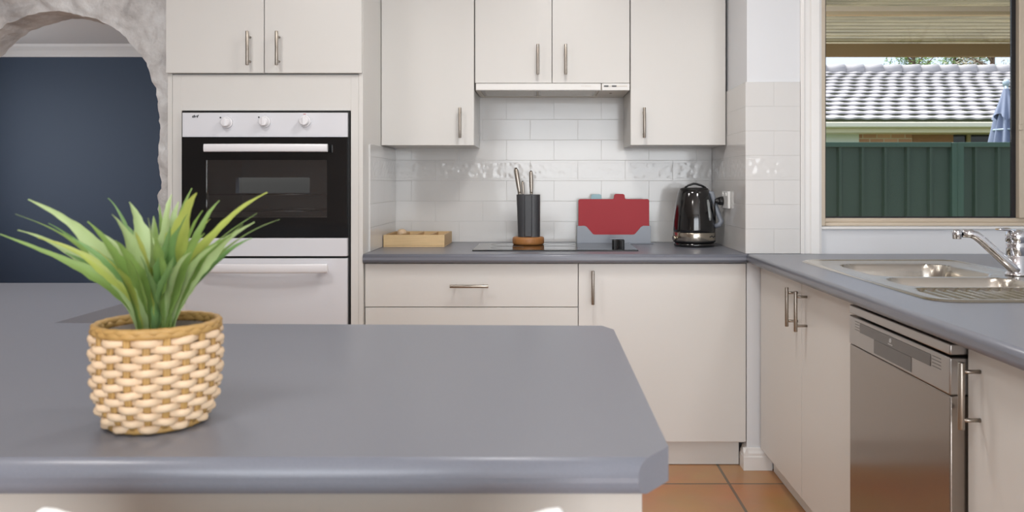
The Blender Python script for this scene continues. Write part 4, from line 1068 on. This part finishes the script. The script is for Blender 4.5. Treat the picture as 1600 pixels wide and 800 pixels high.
for r_ in range(nr):
    ya_, yb_ = ed+.02+(rd-ed-.02)*r_/nr, ed+.02+(rd-ed-.02)*(r_+1)/nr+.03
    za_, zb_ = ze1+.03+(zr-ze1-.03)*r_/nr, ze1+.03+(zr-ze1-.03)*(r_+1)/nr
    def rowf(u, v, ya_=ya_, yb_=yb_, za_=za_, zb_=zb_, r_=r_):
        x = x0r+(x1r-x0r)*u; ph = (x/per)+[0, .45, .1, .6, .2, .5][r_ % 6]
        w_ = .017*(.5+.5*math.cos(2*math.pi*ph))
        lift = .055 if v < .3 else (.052-.05*(v-.3)/.7)
        if v == 0: return (x, ya_+.004, za_+.010+w_)
        vv = (v-.25)/.75 if v >= .25 else 0
        return (x, ya_+(yb_-ya_)*max(0, vv), za_+(zb_-za_)*max(0, vv)+(.036*(1-vv))+w_)
    mb.grid(rowf, nxs, 4, smooth=False)
mb.build('tiled_roof', M['rooftile'], t)
mb = MB(); mb.grid(lambda u, v: (1.2+13.2*u, rd+4.0*v, zr-1.6*v), 2, 2, smooth=False); mb.build('rear_roof', M['rooftile'], t)
mb = MB()
k = 0; xx = 1.2
while xx < 14.3:
    mb.sweep([(xx, rd, zr+.03), (xx+.40, rd, zr+.045)], [.105, .12], 14); xx += .40
mb.build('ridge_caps', M['ridge'], t)
# folded umbrella
ud = 8.4; ux = X(1572, ud)
t = thing('patio_umbrella', 'folded faded blue market umbrella standing behind the fence', 'umbrella', (ux, ud, GZ))
zt_ = Z(130, ud)
mb = MB(); mb.cyl((ux, ud, GZ+.02), (ux, ud, zt_), .021, 14); mb.lathe([(.02, 0), (.034, .01), (.034, .05), (.015, .07), (0, .072)], (ux, ud, zt_-.03), 16); mb.build('pole', M['umbpole'], t)
mb = MB(); mb.lathe([(.25, 0), (.26, .03), (.24, .06), (.05, .08), (.03, .12), (0, .12)], (ux, ud, GZ), 28); mb.build('base', M['charcoal'], t)
mb = MB()
def can(u, v):
    a = u*2*math.pi; z = zt_-.10-v*1.25
    r0 = .026+.098*min(1, (v/.42))**.75-.02*max(0, v-.6)
    f = 1+.30*math.sin(a*8)*min(1, v*4)+.10*math.sin(a*3+1)
    return (ux+r0*f*math.cos(a), ud+r0*f*math.sin(a), z+.02*math.sin(a*8)*v)
mb.grid(can, 96, 24); mb.build('canopy', M['umb'], t)
mb = MB()
def flap(u, v):
    a = u*2*math.pi; z = zt_-.06-v*.30; r0 = .028+.085*v; f = 1+.22*math.sin(a*8+.8)*v
    return (ux+r0*f*math.cos(a), ud+r0*f*math.sin(a), z+.035*math.sin(a*4)*v)
mb.grid(flap, 96, 8); mb.build('top_flap', M['umb'], t)
mb = MB(); zz = Z(203, ud); mb.sweep([(ux+.118*math.cos(i*math.pi/16), ud+.118*math.sin(i*math.pi/16), zz) for i in range(32)], .010, 6, closed=True, up=(0, 0, 1)); mb.build('strap', M['umbpole'], t)
# trees beyond the roof
def tree(label, px, d, pytop, pyc, r, m, nleaf, seed):
    rnd = random.Random(seed); x = X(px, d); zc_ = Z(pyc, d)
    t = thing('tree', label, 'tree', (x, d, GZ), 'trees beyond the neighbouring roof')
    mb = MB(); mb.sweep([(x, d, GZ), (x+.05, d, zc_*.5), (x-.03, d, zc_-.3), (x+.02, d, zc_+.5)], [.12, .10, .07, .02], 10)
    for k in range(9):
        a = rnd.uniform(0, 6.28); mb.sweep([(x, d, zc_-.5+.1*k), (x+r*.5*math.cos(a), d+r*.5*math.sin(a), zc_-.3+.12*k), (x+r*.95*math.cos(a), d+r*.9*math.sin(a), zc_-.05+.14*k)], [.035, .02, .008], 6)
    mb.build('trunk', M['bark'], t)
    mb = MB(); vs = []; fs = []
    cl = [(rnd.gauss(0, .45)*r, rnd.gauss(0, .45)*r, rnd.gauss(0, .40)*r) for _ in range(16)]
    for k in range(nleaf):
        c = rnd.choice(cl); p = Vector((x+c[0]+rnd.gauss(0, .16)*r, d+c[1]+rnd.gauss(0, .16)*r, zc_+c[2]+rnd.gauss(0, .16)*r))
        a = Vector((rnd.gauss(0, 1), rnd.gauss(0, 1), rnd.gauss(0, 1))).normalized(); b = a.orthogonal().normalized(); s = rnd.uniform(.035, .07)
        i = len(vs); vs += [p-a*s, p+b*s*.4, p+a*s, p-b*s*.4]; fs.append((i, i+1, i+2, i+3))
    mb.add(vs, fs); f = mb.build('foliage', m, t); f['kind'] = 'stuff'
tree('sparse olive tree at the left, beyond the pale tiled roof', 1428, 22, 60, 92, .75, M['treeleaf'], 900, 1)
tree('dense green tree in the middle, beyond the pale tiled roof', 1492, 25.5, 60, 92, 1.05, M['treeleaf'], 2400, 2)
tree('dry greyish tree at the right, beyond the pale tiled roof', 1552, 22, 60, 88, 1.0, M['treeleaf2'], 1500, 3)

# ================================================================== LIGHT
def area(name, loc, rot, sx, sy, power, col):
    l = bpy.data.lights.new(name, 'AREA'); l.shape = 'RECTANGLE'; l.size = sx; l.size_y = sy; l.energy = power; l.color = col
    o = bpy.data.objects.new(name, l); COL.objects.link(o); o.location = loc; o.rotation_euler = rot; return o
def disc(name, loc, size, power, col):
    l = bpy.data.lights.new(name, 'AREA'); l.shape = 'DISK'; l.size = size; l.energy = power; l.color = col
    o = bpy.data.objects.new(name, l); COL.objects.link(o); o.location = loc; return o
area('daylight_through_rear_door', ((dx0+dx1)/2, YR-.12, 1.08), (R(90), 0, 0), dx1-dx0-.05, 2.05, 105, (.94, .97, 1.0))  # area lamp added behind the viewer, stands in for daylight through the opening
def added_ceiling_light(x, y, p, size=.34, label='added round white ceiling lamp out of view'):  # unseen fixtures added to fill the kitchen with soft light
    t = thing('added_ceiling_light', label, 'added ceiling light', (x, y, CEIL-.06), 'added ceiling lamps')
    mb = MB(); mb.lathe([(.19, .0595), (.19, .03), (.18, .028), (.18, .0595)], (x, y, CEIL-.06), 36); mb.build('ring', M['plastic'], t)
    mb = MB(); mb.lathe([(.178, .040), (.12, .018), (0, .012)], (x, y, CEIL-.06), 36); mb.build('diffuser', M['lamp'], t)
    disc('lamp', (x, y, CEIL-.062), size, p, (1, .97, .94))
added_ceiling_light(.1, 2.35, 11); added_ceiling_light(-1.2, 1.9, 9); added_ceiling_light(1.2, 1.1, 9); added_ceiling_light(-.6, .1, 9); 
area('daylight_through_side_window', (XL-.12, 5.2, 1.475), (R(90), 0, R(-90)), 2.15, 1.3, 27, (.92, .96, 1.0))  # area lamp added at an unseen opening to light the far room
sun = bpy.data.lights.new('sun', 'SUN'); sun.energy = 4.4; sun.angle = R(1.2); sun.color = (1, .96, .9)
so = bpy.data.objects.new('sun', sun); COL.objects.link(so)
so.rotation_euler = Vector((-.16, .20, .95)).to_track_quat('Z', 'Y').to_euler()
w = bpy.data.worlds.new('sky'); SC.world = w; w.use_nodes = True
nt = w.node_tree; bg = nt.nodes['Background']
sk = nt.nodes.new('ShaderNodeTexSky'); sk.sky_type = 'NISHITA'; sk.sun_disc = False; sk.sun_elevation = R(62); sk.sun_rotation = R(-90); sk.air_density = .7; sk.dust_density = 2.0
hs = nt.nodes.new('ShaderNodeHueSaturation'); hs.inputs['Saturation'].default_value = .6
nt.links.new(sk.outputs[0], hs.inputs['Color']); nt.links.new(hs.outputs[0], bg.inputs[0]); bg.inputs[1].default_value = .34

# ================================================================== CAMERA
cam = bpy.data.cameras.new('camera'); co = bpy.data.objects.new('camera', cam); COL.objects.link(co)
co.location = (0, 0, H); co.rotation_euler = (R(90), 0, 0)
cam.sensor_width = 36; cam.lens = F/1600*36
cam.shift_x = -(PX-800)/1600; cam.shift_y = -(400-PY)/1600
cam.clip_start = .01; cam.clip_end = 200
cam.dof.use_dof = True; cam.dof.focus_distance = 3.2; cam.dof.aperture_fstop = 8
SC.camera = co
SC.view_settings.view_transform = 'Standard'; SC.view_settings.look = 'None'; SC.view_settings.gamma = 1; SC.view_settings.exposure = 0
SC.view_settings.use_curve_mapping = False
